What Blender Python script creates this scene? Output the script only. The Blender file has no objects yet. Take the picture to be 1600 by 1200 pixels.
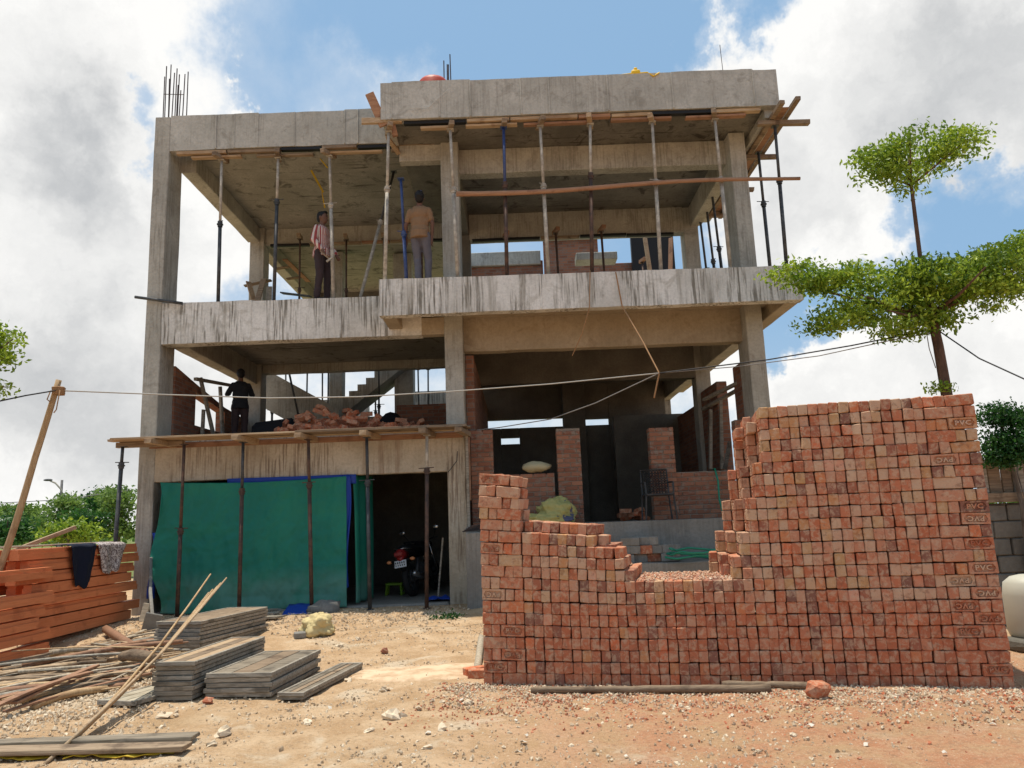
import bpy, bmesh, math, random
from mathutils import Vector, Matrix, Euler, Quaternion, noise
random.seed(7)
D = bpy.data
SC = bpy.context.scene
COL = SC.collection
# ------------------------------------------------------------ camera
CAM_H, PITCH, ROLL, FPX = 1.5, math.radians(10.2), math.radians(2.15), 1200.0
cam = D.objects.new('camera', D.cameras.new('camera')); COL.objects.link(cam)
cam.data.lens = 27.0; cam.data.sensor_width = 36.0; cam.data.clip_end = 5000; cam.data.clip_start = 0.05
_c, _s = math.cos(ROLL), math.sin(ROLL)
_R = Vector((1, 0, 0)); _U = Vector((0, -math.sin(PITCH), math.cos(PITCH))); _F = Vector((0, math.cos(PITCH), math.sin(PITCH)))
_cx = _c*_R - _s*_U; _cy = _s*_R + _c*_U
cam.matrix_world = Matrix(((_cx.x, _cy.x, -_F.x, 0), (_cx.y, _cy.y, -_F.y, 0), (_cx.z, _cy.z, -_F.z, CAM_H), (0, 0, 0, 1)))
SC.camera = cam
def ray(u, v):
    x = (u-800)/FPX; y = -(v-600)/FPX
    return _F + (_cx*x) + (_cy*y)
def W(u, v, Y):                      # surveyed point: sight line met with the plane at depth Y
    d = ray(u, v); t = Y/d.y
    return Vector((d.x*t, Y, CAM_H + d.z*t))
# ------------------------------------------------------------ colour management
SC.view_settings.view_transform = 'Standard'; SC.view_settings.look = 'None'
SC.view_settings.exposure = 0.5; SC.view_settings.gamma = 1.0
SC.cycles.use_denoising = True
# ------------------------------------------------------------ sun
SUN_DIR = Vector((-0.13, 0.055, 0.97)).normalized()
sun = D.objects.new('sun', D.lights.new('sun', 'SUN')); COL.objects.link(sun)
sun.data.energy = 3.5; sun.data.angle = math.radians(0.6); sun.data.color = (1.0, 0.92, 0.79)
sun.rotation_euler = SUN_DIR.to_track_quat('Z', 'Y').to_euler(); sun.location = (-8, -6, 30)
# ------------------------------------------------------------ node helper
class NT:
    def __init__(s, tree): s.t = tree; s.n = tree.nodes; s.l = tree.links
    def node(s, typ, **kw):
        n = s.n.new(typ)
        for k, v in kw.items(): setattr(n, k, v)
        return n
    def put(s, n, key, val):
        if val is None: return
        if isinstance(val, bpy.types.NodeSocket): s.l.new(val, n.inputs[key])
        else: n.inputs[key].default_value = val
    def math(s, op, a, b=None, c=None, clamp=False):
        n = s.node('ShaderNodeMath', operation=op); n.use_clamp = clamp
        s.put(n, 0, a); s.put(n, 1, b); s.put(n, 2, c); return n.outputs[0]
    def noise(s, vec, scale, detail=4, rough=0.55, dist=0.0):
        n = s.node('ShaderNodeTexNoise'); s.put(n, 'Vector', vec); s.put(n, 'Scale', scale)
        s.put(n, 'Detail', detail); s.put(n, 'Roughness', rough); s.put(n, 'Distortion', dist); return n.outputs['Fac']
    def ramp(s, fac, lo, hi):         # smooth 0..1
        n = s.node('ShaderNodeMapRange'); n.interpolation_type = 'SMOOTHSTEP'
        s.put(n, 'Value', fac); s.put(n, 'From Min', lo); s.put(n, 'From Max', hi); return n.outputs[0]
    def mix(s, fac, a, b, mode='MIX'):
        n = s.node('ShaderNodeMix', data_type='RGBA', blend_type=mode)
        s.put(n, 0, fac); s.put(n, 6, a if isinstance(a, bpy.types.NodeSocket) else (*a, 1)[:4])
        s.put(n, 7, b if isinstance(b, bpy.types.NodeSocket) else (*b, 1)[:4]); return n.outputs[2]
    def scale(s, vec, sc):
        n = s.node('ShaderNodeMapping'); s.put(n, 'Vector', vec); n.inputs['Scale'].default_value = sc; return n.outputs[0]
# ------------------------------------------------------------ world : clear sky with cumulus
wd = D.worlds.new('World'); SC.world = wd; wd.use_nodes = True
def make_world():
    N = NT(wd.node_tree); N.n.clear()
    out = N.node('ShaderNodeOutputWorld'); bg = N.node('ShaderNodeBackground')
    sky = N.node('ShaderNodeTexSky'); sky.sky_type = 'NISHITA'; sky.sun_disc = False
    sky.sun_elevation = math.asin(SUN_DIR.z); sky.sun_rotation = math.atan2(SUN_DIR.x, SUN_DIR.y)
    sky.air_density = 1.0; sky.dust_density = 2.2; sky.ozone_density = 1.4
    tc = N.node('ShaderNodeTexCoord').outputs['Generated']
    sep = N.node('ShaderNodeSeparateXYZ'); N.put(sep, 0, tc)
    az = N.math('ARCTAN2', sep.outputs[0], sep.outputs[1])
    el = N.math('ARCSINE', sep.outputs[2])
    cmb = N.node('ShaderNodeCombineXYZ'); N.put(cmb, 0, az); N.put(cmb, 1, el); p = cmb.outputs[0]
    n1 = N.noise(p, 5.0, 8, 0.62); n2 = N.noise(p, 17.0, 7, 0.6)
    def col_noise(sc, amp):
        n = N.node('ShaderNodeTexNoise'); N.put(n, 'Vector', p); N.put(n, 'Scale', sc); N.put(n, 'Detail', 6); N.put(n, 'Roughness', .62)
        v = N.node('ShaderNodeVectorMath', operation='MULTIPLY_ADD'); N.put(v, 0, n.outputs['Color']); v.inputs[1].default_value = (amp,)*3
        v.inputs[2].default_value = (-amp/2,)*3; return v.outputs[0]
    va = N.node('ShaderNodeVectorMath', operation='ADD'); N.put(va, 0, p); N.put(va, 1, col_noise(6.0, .34))
    pw = va.outputs[0]
    def blob(u, v, ru, rv, wgt):
        d = ray(u, v).normalized(); a = math.atan2(d.x, d.y); e = math.asin(d.z)
        m = N.node('ShaderNodeVectorMath', operation='SUBTRACT'); N.put(m, 0, pw); m.inputs[1].default_value = (a, e, 0)
        q = N.node('ShaderNodeVectorMath', operation='MULTIPLY'); N.put(q, 0, m.outputs[0]); q.inputs[1].default_value = (1200/ru, 1200/rv, 0)
        dt = N.node('ShaderNodeVectorMath', operation='DOT_PRODUCT'); N.put(dt, 0, q.outputs[0]); N.put(dt, 1, q.outputs[0])
        g = N.math('POWER', 2.718, N.math('MULTIPLY', dt.outputs['Value'], -1.0))
        return N.math('MULTIPLY', g, wgt)
    def total(lst):
        t = None
        for b in lst:
            g = blob(*b); t = g if t is None else N.math('ADD', t, g)
        return t
    cover = total([(60, 120, 240, 260, 1.5), (0, 480, 250, 250, 1.2), (170, 720, 300, 130, .85), (320, 360, 120, 90, .95), (375, 95, 22, 16, .75),
                   (620, 120, 110, 60, .52), (700, 300, 180, 140, .3), (1290, 120, 190, 190, 1.5), (1560, 120, 260, 200, 1.7), (1290, 320, 120, 110, 1.0), (1500, 590, 170, 90, 1.6),
                   (1240, 600, 70, 50, 1.2), (1120, 560, 60, 60, .9), (1040, -10, 100, 110, -.9), (820, 40, 260, 120, -.5), (1530, 350, 150, 90, -1.1), (1270, 500, 130, 55, -1.0),
                   (900, 640, 700, 120, .5), (235, 215, 42, 45, -.9)])
    gen = N.math('MULTIPLY', N.math('SUBTRACT', N.noise(p, 1.7, 3, .5), .40), 2.2)
    inview = N.ramp(N.math('ABSOLUTE', az), .62, .95)                  # elsewhere: scattered cumulus of the same kind
    elv = N.ramp(el, .62, .85)
    far = N.math('MAXIMUM', inview, elv)
    cov = N.math('ADD', N.math('MULTIPLY', cover, N.math('SUBTRACT', 1.0, far)), N.math('MULTIPLY', gen, far))
    cov = N.math('ADD', cov, N.math('MULTIPLY', N.math('SUBTRACT', n1, .5), .9))
    cov = N.math('ADD', cov, N.math('MULTIPLY', N.math('SUBTRACT', n2, .5), .35))
    mask = N.ramp(cov, .16, .84)
    thin = N.math('MULTIPLY', N.ramp(cov, -.1, .55), .28)
    mask = N.math('MAXIMUM', mask, thin)
    # cloud tone : bright rims, grey thick bases
    grey = total([(1560, 110, 170, 130, .6), (1430, 290, 110, 60, .45), (110, 240, 100, 70, .7), (60, 560, 160, 100, .55), (250, 650, 160, 80, .3), (170, 470, 60, 40, .3), (1180, 330, 60, 110, .4)])
    thick = N.ramp(cov, .9, 2.0)
    grey = N.math('ADD', N.math('MULTIPLY', grey, N.math('SUBTRACT', 1.0, far)), N.math('MULTIPLY', thick, .25))
    grey = N.math('ADD', grey, N.math('MULTIPLY', N.math('SUBTRACT', N.noise(pw, 6.0, 8, .62), .5), 1.05), clamp=True)
    ccol = N.mix(grey, (7.1, 7.05, 6.9), (3.9, 4.0, 4.1))
    skyc = N.mix(.72, sky.outputs[0], (2.1, 3.65, 5.4))
    hz = N.math('MULTIPLY', N.ramp(el, .28, -.02), .55)
    skyc = N.mix(hz, skyc, (4.9, 5.5, 6.0))
    N.put(bg, 'Color', N.mix(mask, skyc, ccol)); N.put(bg, 'Strength', 0.1)
    N.l.new(bg.outputs[0], out.inputs[0])
make_world()
# ------------------------------------------------------------ materials
MATS = {}
def mat(name, fn, rough=.8, spec=.3, **kw):
    m = D.materials.new(name); m.use_nodes = True; N = NT(m.node_tree)
    b = N.n['Principled BSDF']; b.inputs['Roughness'].default_value = rough
    b.inputs['Specular IOR Level'].default_value = spec
    for k, v in kw.items(): b.inputs[k].default_value = v
    tc = N.node('ShaderNodeTexCoord').outputs['Object']
    ri = N.node('ShaderNodeObjectInfo').outputs['Random']
    r = fn(N, tc, ri)
    col, bump, bs, bd = (r if isinstance(r, tuple) else (r, None, 0, 0))
    N.put(b, 'Base Color', col if isinstance(col, bpy.types.NodeSocket) else (*col, 1)[:4])
    if bump is not None:
        bn = N.node('ShaderNodeBump'); N.put(bn, 'Height', bump); bn.inputs['Strength'].default_value = bs; bn.inputs['Distance'].default_value = bd
        N.l.new(bn.outputs[0], b.inputs['Normal'])
    MATS[name] = m; return m
def wpos(N): return N.node('ShaderNodeNewGeometry').outputs['Position']
def concrete(lo, hi, streak=0.0, streak_col=(.12, .105, .08), stain=None, stain_amt=0.0, boards=0.0):
    def fn(N, tc, ri):
        P = wpos(N)
        a = N.noise(P, 1.3, 6, .6); f = N.noise(P, 22, 5, .65)
        c = N.mix(N.ramp(a, .3, .72), lo, hi)
        c = N.mix(N.math('MULTIPLY', N.ramp(f, .35, .75), .35), c, tuple(x*.55 for x in lo))
        if stain: c = N.mix(N.math('MULTIPLY', N.ramp(N.noise(P, 2.6, 7, .7, .6), .52, .66), stain_amt), c, stain)
        if streak:
            sv = N.scale(P, (26, 26, 1.1)); s1 = N.noise(sv, 1.0, 5, .6, .4)
            patch = N.ramp(N.noise(N.scale(P, (2.1, 2.1, .95)), 1.0, 5, .6, .5), .40, .58)
            c = N.mix(N.math('MULTIPLY', N.math('MULTIPLY', N.ramp(s1, .46, .60), patch), streak), c, streak_col)
            s2 = N.noise(N.scale(P, (5, 5, .35)), 1.0, 4, .6)
            c = N.mix(N.math('MULTIPLY', N.ramp(s2, .58, .68), streak*.6), c, tuple(x*1.5 for x in streak_col))
        h = N.math('ADD', f, N.math('MULTIPLY', a, .6))
        if boards:
            br = N.noise(N.scale(P, (.25, 7.0, .25)), 1.0, 2, .4)
            c = N.mix(N.math('MULTIPLY', N.ramp(N.noise(N.scale(P, (.8, 11, .8)), 1.0, 3, .5), .60, .72), boards), c, (.035, .028, .02))
            h = N.math('ADD', h, br)
        return c, h, .45, .02
    return fn
mat('concrete', concrete((.33, .315, .27), (.50, .48, .42), .4, stain=(.2, .18, .14), stain_amt=.45))
mat('concrete_roof', concrete((.38, .37, .325), (.54, .525, .47), .3, (.17, .155, .13), stain=(.20, .185, .15), stain_amt=.5))
mat('concrete_white', concrete((.55, .535, .49), (.76, .745, .70), .95, (.17, .155, .125), stain=(.36, .33, .27), stain_amt=.5))
mat('concrete_garage', concrete((.40, .34, .25), (.56, .50, .40), .85, (.18, .13, .09)))
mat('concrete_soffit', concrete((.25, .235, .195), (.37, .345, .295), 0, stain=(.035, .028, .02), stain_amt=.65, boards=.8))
mat('concrete_soffit_shade', concrete((.13, .122, .1), (.23, .215, .18), 0, stain=(.03, .024, .018), stain_amt=.8, boards=.8))  # base darkened for the shade of the right bay, plus real stains
mat('concrete_bounce', concrete((.33, .27, .19), (.43, .36, .265), .15, (.2, .15, .1), stain=(.22, .16, .1), stain_amt=.5))  # tan of light bounced off the ground is put into this colour
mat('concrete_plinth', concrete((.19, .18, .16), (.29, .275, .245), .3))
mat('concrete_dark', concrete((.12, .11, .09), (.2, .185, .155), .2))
def brickfn(N, tc, ri):
    P = wpos(N)
    at = N.node('ShaderNodeAttribute'); at.attribute_name = 'rnd'; r = at.outputs['Fac']
    cr = N.node('ShaderNodeValToRGB'); N.put(cr, 0, r); e = cr.color_ramp
    st = [(0, (.20, .105, .08)), (.14, (.34, .125, .075)), (.30, (.46, .15, .075)), (.44, (.50, .185, .10)), (.58, (.50, .25, .155)), (.70, (.55, .36, .24)), (.80, (.48, .28, .13)), (.90, (.58, .165, .075)), (1.0, (.62, .50, .38))]
    while len(e.elements) < len(st): e.elements.new(.5)
    for el_, (p_, c_) in zip(e.elements, st): el_.position = p_; el_.color = (*c_, 1)
    c = cr.outputs[0]
    n1 = N.noise(P, 19, 6, .7, .5); n2 = N.noise(P, 75, 4, .7)
    c = N.mix(N.math('MULTIPLY', N.ramp(n1, .45, .62), .62), c, (.56, .40, .27))
    c = N.mix(N.math('MULTIPLY', N.ramp(N.noise(P, 23, 5, .6), .54, .66), .5), c, (.24, .11, .065))
    c = N.mix(N.math('MULTIPLY', N.ramp(n2, .55, .75), .35), c, (.2, .075, .04))
    return c, N.math('ADD', n1, n2), .6, .012
mat('brick', brickfn, .92, .1)
def wallbrickfn(N, tc, ri):
    P = wpos(N); c = N.mix(ri, (.20, .085, .055), (.33, .155, .095))
    c = N.mix(N.math('MULTIPLY', N.ramp(N.noise(P, 9, 5, .65), .5, .68), .8), c, (.24, .21, .175))
    return c, N.noise(P, 40, 4, .6), .4, .01
mat('wall_brick', wallbrickfn, .92, .1)
def brickworkfn(N, tc, ri):
    P = wpos(N); sp = N.node('ShaderNodeSeparateXYZ'); N.put(sp, 0, P)
    cb = N.node('ShaderNodeCombineXYZ'); N.put(cb, 0, N.math('ADD', sp.outputs[0], sp.outputs[1])); N.put(cb, 1, sp.outputs[2])
    bt = N.node('ShaderNodeTexBrick'); N.put(bt, 'Vector', cb.outputs[0])
    for k_, v_ in (('Scale', 1.0), ('Mortar Size', .007), ('Brick Width', .235), ('Row Height', .082), ('Bias', 0.0), ('Color1', (.20, .085, .055, 1)), ('Color2', (.33, .15, .09, 1)), ('Mortar', (.2, .17, .14, 1))): bt.inputs[k_].default_value = v_
    c = N.mix(N.math('MULTIPLY', N.ramp(N.noise(P, 7, 5, .65), .5, .68), .6), bt.outputs['Color'], (.22, .19, .16))
    return c, N.math('SUBTRACT', N.noise(P, 40, 4, .6), bt.outputs['Fac']), .5, .012
mat('brickwork', brickworkfn, .92, .1)
mat('mortar', lambda N, t, r: (N.mix(N.noise(wpos(N), 8, 5), (.17, .13, .10), (.30, .25, .2)), N.noise(wpos(N), 40), .5, .01), .95, .1)
def woodfn(a, b, dark=(.07, .045, .03), gr=(3, 45, 45)):
    def fn(N, tc, ri):
        v = N.node('ShaderNodeVectorMath', operation='ADD'); N.put(v, 0, tc)
        k = N.node('ShaderNodeCombineXYZ'); N.put(k, 0, N.math('MULTIPLY', ri, 37)); N.put(k, 1, N.math('MULTIPLY', ri, 11)); N.put(v, 1, k.outputs[0])
        g = N.noise(N.scale(v.outputs[0], gr), 1.0, 5, .6, .8); big = N.noise(v.outputs[0], 3.5, 5, .6)
        c = N.mix(N.ramp(g, .35, .68), a, b)
        c = N.mix(N.math('MULTIPLY', ri, .4), c, dark)
        c = N.mix(N.math('MULTIPLY', N.ramp(big, .52, .68), .7), c, dark)
        return c, g, .4, .006
    return fn
mat('wood_new', woodfn((.38, .265, .155), (.54, .41, .265), (.22, .13, .075)), .8)
mat('wood_old', woodfn((.22, .155, .1), (.36, .27, .18)), .85)
mat('wood_red', woodfn((.28, .15, .09), (.39, .225, .135), (.15, .075, .045)), .8)
mat('wood_grey', woodfn((.24, .215, .175), (.44, .395, .32), (.09, .075, .055)), .9)
mat('panel_top', woodfn((.17, .14, .10), (.34, .285, .215), (.06, .048, .036)), .75)
mat('panel_white', woodfn((.42, .38, .29), (.60, .54, .42), (.2, .16, .1)), .8)
mat('bamboo', woodfn((.42, .28, .14), (.60, .44, .26), (.25, .14, .07), (45, 45, 5)), .7)
mat('pole_grey', woodfn((.30, .25, .18), (.50, .43, .33), (.2, .15, .1), (30, 30, 4)), .8)
mat('timber_orange', woodfn((.66, .21, .08), (.74, .26, .11), (.46, .13, .05), (60, 3, 60)), .6, .35)
def steelfn(a, b):
    def fn(N, tc, ri):
        P = wpos(N); n = N.noise(P, 9, 6, .65); c = N.mix(N.ramp(n, .4, .65), a, b)
        return c, N.noise(P, 60, 4), .25, .004
    return fn
mat('steel_rust', steelfn((.055, .035, .028), (.12, .065, .042)), .7, .4)
mat('steel_dark', steelfn((.03, .033, .036), (.07, .07, .07)), .55, .5)
mat('steel_cement', steelfn((.30, .27, .225), (.48, .44, .37)), .8)
mat('steel_blue', steelfn((.02, .045, .15), (.05, .08, .2)), .5, .5)
mat('rebar', steelfn((.04, .03, .028), (.09, .06, .05)), .7, .4)
def solid(c, amt=.25, sc=12, bump=.2):
    def fn(N, tc, ri):
        n = N.noise(wpos(N), sc, 5, .6); return N.mix(N.math('MULTIPLY', n, amt*2), c, tuple(x*.45 for x in c)), n, bump, .005
    return fn
mat('black', solid((.012, .012, .013)), .6); mat('rubber', solid((.02, .02, .02)), .85)
mat('shade_black', solid((.013, .012, .012)), .55)  # near-black painted in for shade in plank gaps and the dark back
mat('leaf', lambda N, t, r: (lambda at: N.mix(at, (.08, .17, .012), (.38, .50, .05)))((lambda a: (setattr(a, 'attribute_name', 'rnd'), a.outputs['Fac'])[1])(N.node('ShaderNodeAttribute'))), .45, .4)
mat('leaf_far', lambda N, t, r: (lambda at: N.mix(at, (.055, .12, .022), (.23, .34, .07)))((lambda a: (setattr(a, 'attribute_name', 'rnd'), a.outputs['Fac'])[1])(N.node('ShaderNodeAttribute'))), .55, .3)
mat('leaf_dark', lambda N, t, r: (lambda at: N.mix(at, (.012, .06, .012), (.06, .17, .03)))((lambda a: (setattr(a, 'attribute_name', 'rnd'), a.outputs['Fac'])[1])(N.node('ShaderNodeAttribute'))), .45, .4)
for _n in ('leaf', 'leaf_far', 'leaf_dark'):
    MATS[_n].node_tree.nodes['Principled BSDF'].inputs['Transmission Weight'].default_value = 0
    _N = NT(MATS[_n].node_tree); _b = _N.n['Principled BSDF']; _tr = _N.node('ShaderNodeBsdfTranslucent'); _mx = _N.node('ShaderNodeMixShader')
    _N.l.new(_b.inputs['Base Color'].links[0].from_socket, _tr.inputs[0]); _mx.inputs[0].default_value = .45
    _N.l.new(_b.outputs[0], _mx.inputs[1]); _N.l.new(_tr.outputs[0], _mx.inputs[2]); _N.l.new(_mx.outputs[0], _N.n['Material Output'].inputs[0])
mat('bark', woodfn((.09, .05, .032), (.16, .09, .06), (.05, .03, .02), (30, 30, 4)), .9)
mat('bark_grey', woodfn((.10, .085, .07), (.18, .15, .12), (.06, .045, .035), (30, 30, 4)), .9)
def groundfn(N, tc, ri):
    P = wpos(N)
    a = N.noise(P, .55, 6, .6); b = N.noise(P, 2.6, 7, .65); f = N.noise(P, 26, 6, .7); g = N.noise(P, 90, 4, .7)
    c = N.mix(N.ramp(b, .36, .66), (.48, .31, .17), (.63, .45, .28))
    c = N.mix(N.math('MULTIPLY', N.ramp(N.noise(P, 1.1, 7, .62, .5), .54, .66), .75), c, (.68, .57, .42))
    c = N.mix(N.math('MULTIPLY', N.ramp(a, .52, .7), .5), c, (.42, .285, .155))
    sp = N.node('ShaderNodeSeparateXYZ'); N.put(sp, 0, P)
    red = N.math('MULTIPLY', N.ramp(sp.outputs[0], -.9, 1.0), N.math('SUBTRACT', 1.0, N.ramp(sp.outputs[1], 7.4, 9.5)))   # brick dust round the stack
    red = N.math('MULTIPLY', red, N.ramp(N.math('ADD', b, N.math('MULTIPLY', f, .4)), .5, .85))
    c = N.mix(N.math('MULTIPLY', red, .8), c, (.44, .175, .085))
    grs = N.ramp(N.math('ADD', sp.outputs[1], N.math('MULTIPLY', N.noise(P, .2, 5), 16)), 30, 36)
    c = N.mix(N.math('MULTIPLY', N.ramp(f, .50, .66), .55), c, (.30, .205, .125))
    c = N.mix(N.math('MULTIPLY', N.ramp(g, .54, .66), .55), c, (.70, .58, .43))
    c = N.mix(grs, c, N.mix(b, (.12, .15, .045), (.2, .23, .09)))
    h = N.math('ADD', N.math('MULTIPLY', f, 1.0), N.math('ADD', N.math('MULTIPLY', g, .6), N.math('MULTIPLY', N.noise(P, 9, 5, .6), 1.6)))
    return c, h, .9, .03
mat('ground', groundfn, .95, .1)
def stonefn(N, tc, ri):
    at = N.node('ShaderNodeAttribute'); at.attribute_name = 'rnd'
    c = N.mix(at.outputs['Fac'], (.36, .26, .165), (.68, .57, .42)); return c, N.noise(wpos(N), 50, 4), .4, .006
mat('stone', stonefn, .95, .1)
# ------------------------------------------------------------ mesh helpers
ORG = {}
def _cbox_template():
    idx = {}; k = 0; corners = [(a, b, c) for a in (-1, 1) for b in (-1, 1) for c in (-1, 1)]
    for co in corners:
        for ax in range(3): idx[(co, ax)] = k; k += 1
    F = []
    for ax in range(3):
        o = [i for i in range(3) if i != ax]
        for s in (-1, 1):
            q = []
            for (p, r) in ((-1, -1), (1, -1), (1, 1), (-1, 1)):
                co = [0, 0, 0]; co[ax] = s; co[o[0]] = p; co[o[1]] = r; q.append(idx[(tuple(co), ax)])
            F.append(q)
        for p in (-1, 1):
            for r in (-1, 1):                        # edge along ax
                c0 = [0, 0, 0]; c0[ax] = -1; c0[o[0]] = p; c0[o[1]] = r; c1 = list(c0); c1[ax] = 1
                F.append([idx[(tuple(c0), o[0])], idx[(tuple(c1), o[0])], idx[(tuple(c1), o[1])], idx[(tuple(c0), o[1])]])
    for co in corners: F.append([idx[(co, 0)], idx[(co, 1)], idx[(co, 2)]])
    V = []
    for co in corners:
        for ax in range(3): V.append((co, ax))
    P = [Vector([co[i]*(1 if i == ax else .8) for i in range(3)]) for co, ax in V]
    G = []
    for f in F:
        ce = sum((P[i] for i in f), Vector())/len(f); nn = (P[f[1]]-P[f[0]]).cross(P[f[2]]-P[f[0]])
        G.append(f if nn.dot(ce) > 0 else f[::-1])
    return V, G
CB_V, CB_F = _cbox_template()
class MB:
    def __init__(s): s.v = []; s.f = []; s.r = []
    def add(s, vs, fs, r=0.5):
        o = len(s.v); s.v += [Vector(x) for x in vs]; s.f += [[i+o for i in q] for q in fs]; s.r += [r]*len(fs)
    def box(s, c, size, rot=None, ch=.004, r=.5, jit=0.0):
        c = Vector(c); h = [x/2 for x in size]; ch = min(ch, *[x*.45 for x in h]); vs = []
        jj = {}
        for co, ax in CB_V:
            p = Vector([co[i]*(h[i] if i == ax else h[i]-ch) for i in range(3)])
            if jit:
                if co not in jj: jj[co] = Vector([random.uniform(-jit, jit) for _ in range(3)])
                p += jj[co]
            vs.append((rot @ p if rot else p)+c)
        s.add(vs, CB_F, r)
    def bb(s, lo, hi, ch=.006, r=.5, jit=0):
        s.box([(a+b)/2 for a, b in zip(lo, hi)], [abs(b-a) for a, b in zip(lo, hi)], None, ch, r, jit)
    def bar(s, p0, p1, w, h, up=Vector((0, 0, 1)), ch=.004, r=.5, jit=0):    # box from p0 to p1 : x along
        p0 = Vector(p0); p1 = Vector(p1); x = (p1-p0); L = x.length; x.normalize()
        y = Vector(up).cross(x)
        if y.length < 1e-4: y = Vector((0, 1, 0)).cross(x)
        y.normalize(); z = x.cross(y)
        s.box((p0+p1)/2, (L, w, h), Matrix((x, y, z)).transposed(), ch, r, jit)
    def tube(s, pts, rad, n=8, r=.5, cap=True):
        pts = [Vector(p) for p in pts]; rads = rad if isinstance(rad, (list, tuple)) else [rad]*len(pts); vs = []; fs = []
        prev = None
        for i, p in enumerate(pts):
            t = (pts[min(i+1, len(pts)-1)]-pts[max(i-1, 0)]).normalized()
            a = prev if prev is not None else (Vector((0, 0, 1)) if abs(t.z) < .9 else Vector((1, 0, 0)))
            a = (a-t*a.dot(t)).normalized(); b = t.cross(a); prev = a
            for k in range(n):
                th = 2*math.pi*k/n; vs.append(p+(a*math.cos(th)+b*math.sin(th))*rads[i])
        for i in range(len(pts)-1):
            for k in range(n): fs.append([i*n+k, i*n+(k+1) % n, (i+1)*n+(k+1) % n, (i+1)*n+k])
        if cap: fs.append(list(range(n))[::-1]); fs.append([(len(pts)-1)*n+k for k in range(n)])
        s.add(vs, fs, r)
    def cyl(s, p0, p1, r0, r1=None, n=10, r=.5): s.tube([p0, p1], [r0, r0 if r1 is None else r1], n, r)
    def ell(s, c, rx, ry, rz, n=12, m=8, rot=None, r=.5, jit=0):
        vs = []; fs = []; c = Vector(c)
        for i in range(m+1):
            ph = math.pi*i/m
            for k in range(n):
                th = 2*math.pi*k/n; p = Vector((rx*math.sin(ph)*math.cos(th), ry*math.sin(ph)*math.sin(th), rz*math.cos(ph)))
                if jit: p *= 1+jit*(noise.noise(p*9/max(rx, ry, rz)*.3+c*7))
                vs.append((rot @ p if rot else p)+c)
        for i in range(m):
            for k in range(n): fs.append([i*n+k, (i+1)*n+k, (i+1)*n+(k+1) % n, i*n+(k+1) % n])
        s.add(vs, fs, r)
    def prism(s, poly, axis, a, b, r=.5):        # poly: 2D list in the two other axes, extruded along axis from a to b
        vs = []
        for t in (a, b):
            for (p, q) in poly:
                co = [p, q]; co.insert(axis, t); vs.append(co)
        n = len(poly); fs = [list(range(n)), [n+i for i in range(n)][::-1]]+[[i, n+i, n+(i+1) % n, (i+1) % n] for i in range(n)]
        s.add(vs, fs, r)
    def mesh(s, name, off=Vector((0, 0, 0)), fixn=False):
        me = D.meshes.new(name); me.from_pydata([tuple(v-off) for v in s.v], [], s.f)
        at = me.attributes.new('rnd', 'FLOAT', 'FACE'); at.data.foreach_set('value', s.r)
        if fixn:
            bm = bmesh.new(); bm.from_mesh(me); bmesh.ops.recalc_face_normals(bm, faces=bm.faces); bm.to_mesh(me); bm.free()
        me.update(); return me
    def build(s, name, m, parent=None, smooth=False, fixn=False):
        if parent is not None: off = ORG[parent.name]
        else:
            xs = [v.x for v in s.v]; ys = [v.y for v in s.v]; zs = [v.z for v in s.v]
            off = Vector(((min(xs)+max(xs))/2, (min(ys)+max(ys))/2, min(zs)))
        me = s.mesh(name, off, fixn); me.materials.append(MATS[m] if isinstance(m, str) else m)
        if smooth:
            for p in me.polygons: p.use_smooth = True
        o = D.objects.new(name, me); COL.objects.link(o)
        if parent is not None: o.parent = parent; ORG[o.name] = off
        else: o.location = off; ORG[o.name] = off
        return o
def tag(o, label, cat, group=None, kind=None):
    if label: o['label'] = label
    if cat: o['category'] = cat
    if group: o['group'] = group
    if kind: o['kind'] = kind
    elif cat: o['kind'] = 'thing'
    return o
def thing(name, label, cat, loc, group=None):
    o = D.objects.new(name, None); COL.objects.link(o); o.location = loc; o.empty_display_size = .2
    ORG[o.name] = Vector(loc); return tag(o, label, cat, group)
def struct(o): o['kind'] = 'structure'; return o
def sm(a, b, x):
    t = max(0, min(1, (x-a)/(b-a))); return t*t*(3-2*t)
def gz(x, y):      # lie of the land
    z = .17*sm(9.5, 13, y)
    z += .035*noise.noise(Vector((x*.5, y*.5, 3)))+.015*noise.noise(Vector((x*1.9, y*1.9, 8)))*sm(40, 15, y)
    z += .07*math.exp(-((x+4.9)**2/2.2+(y-9.0)**2/2.4))
    return z
def G(u, v, dz=0.0):       # sight line met with the ground
    d = ray(u, v); z = 0.0
    for _ in range(12):
        t = (z+dz-CAM_H)/d.z; x, y = d.x*t, d.y*t; z = gz(x, y)
    return Vector((x, y, z+dz))
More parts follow.
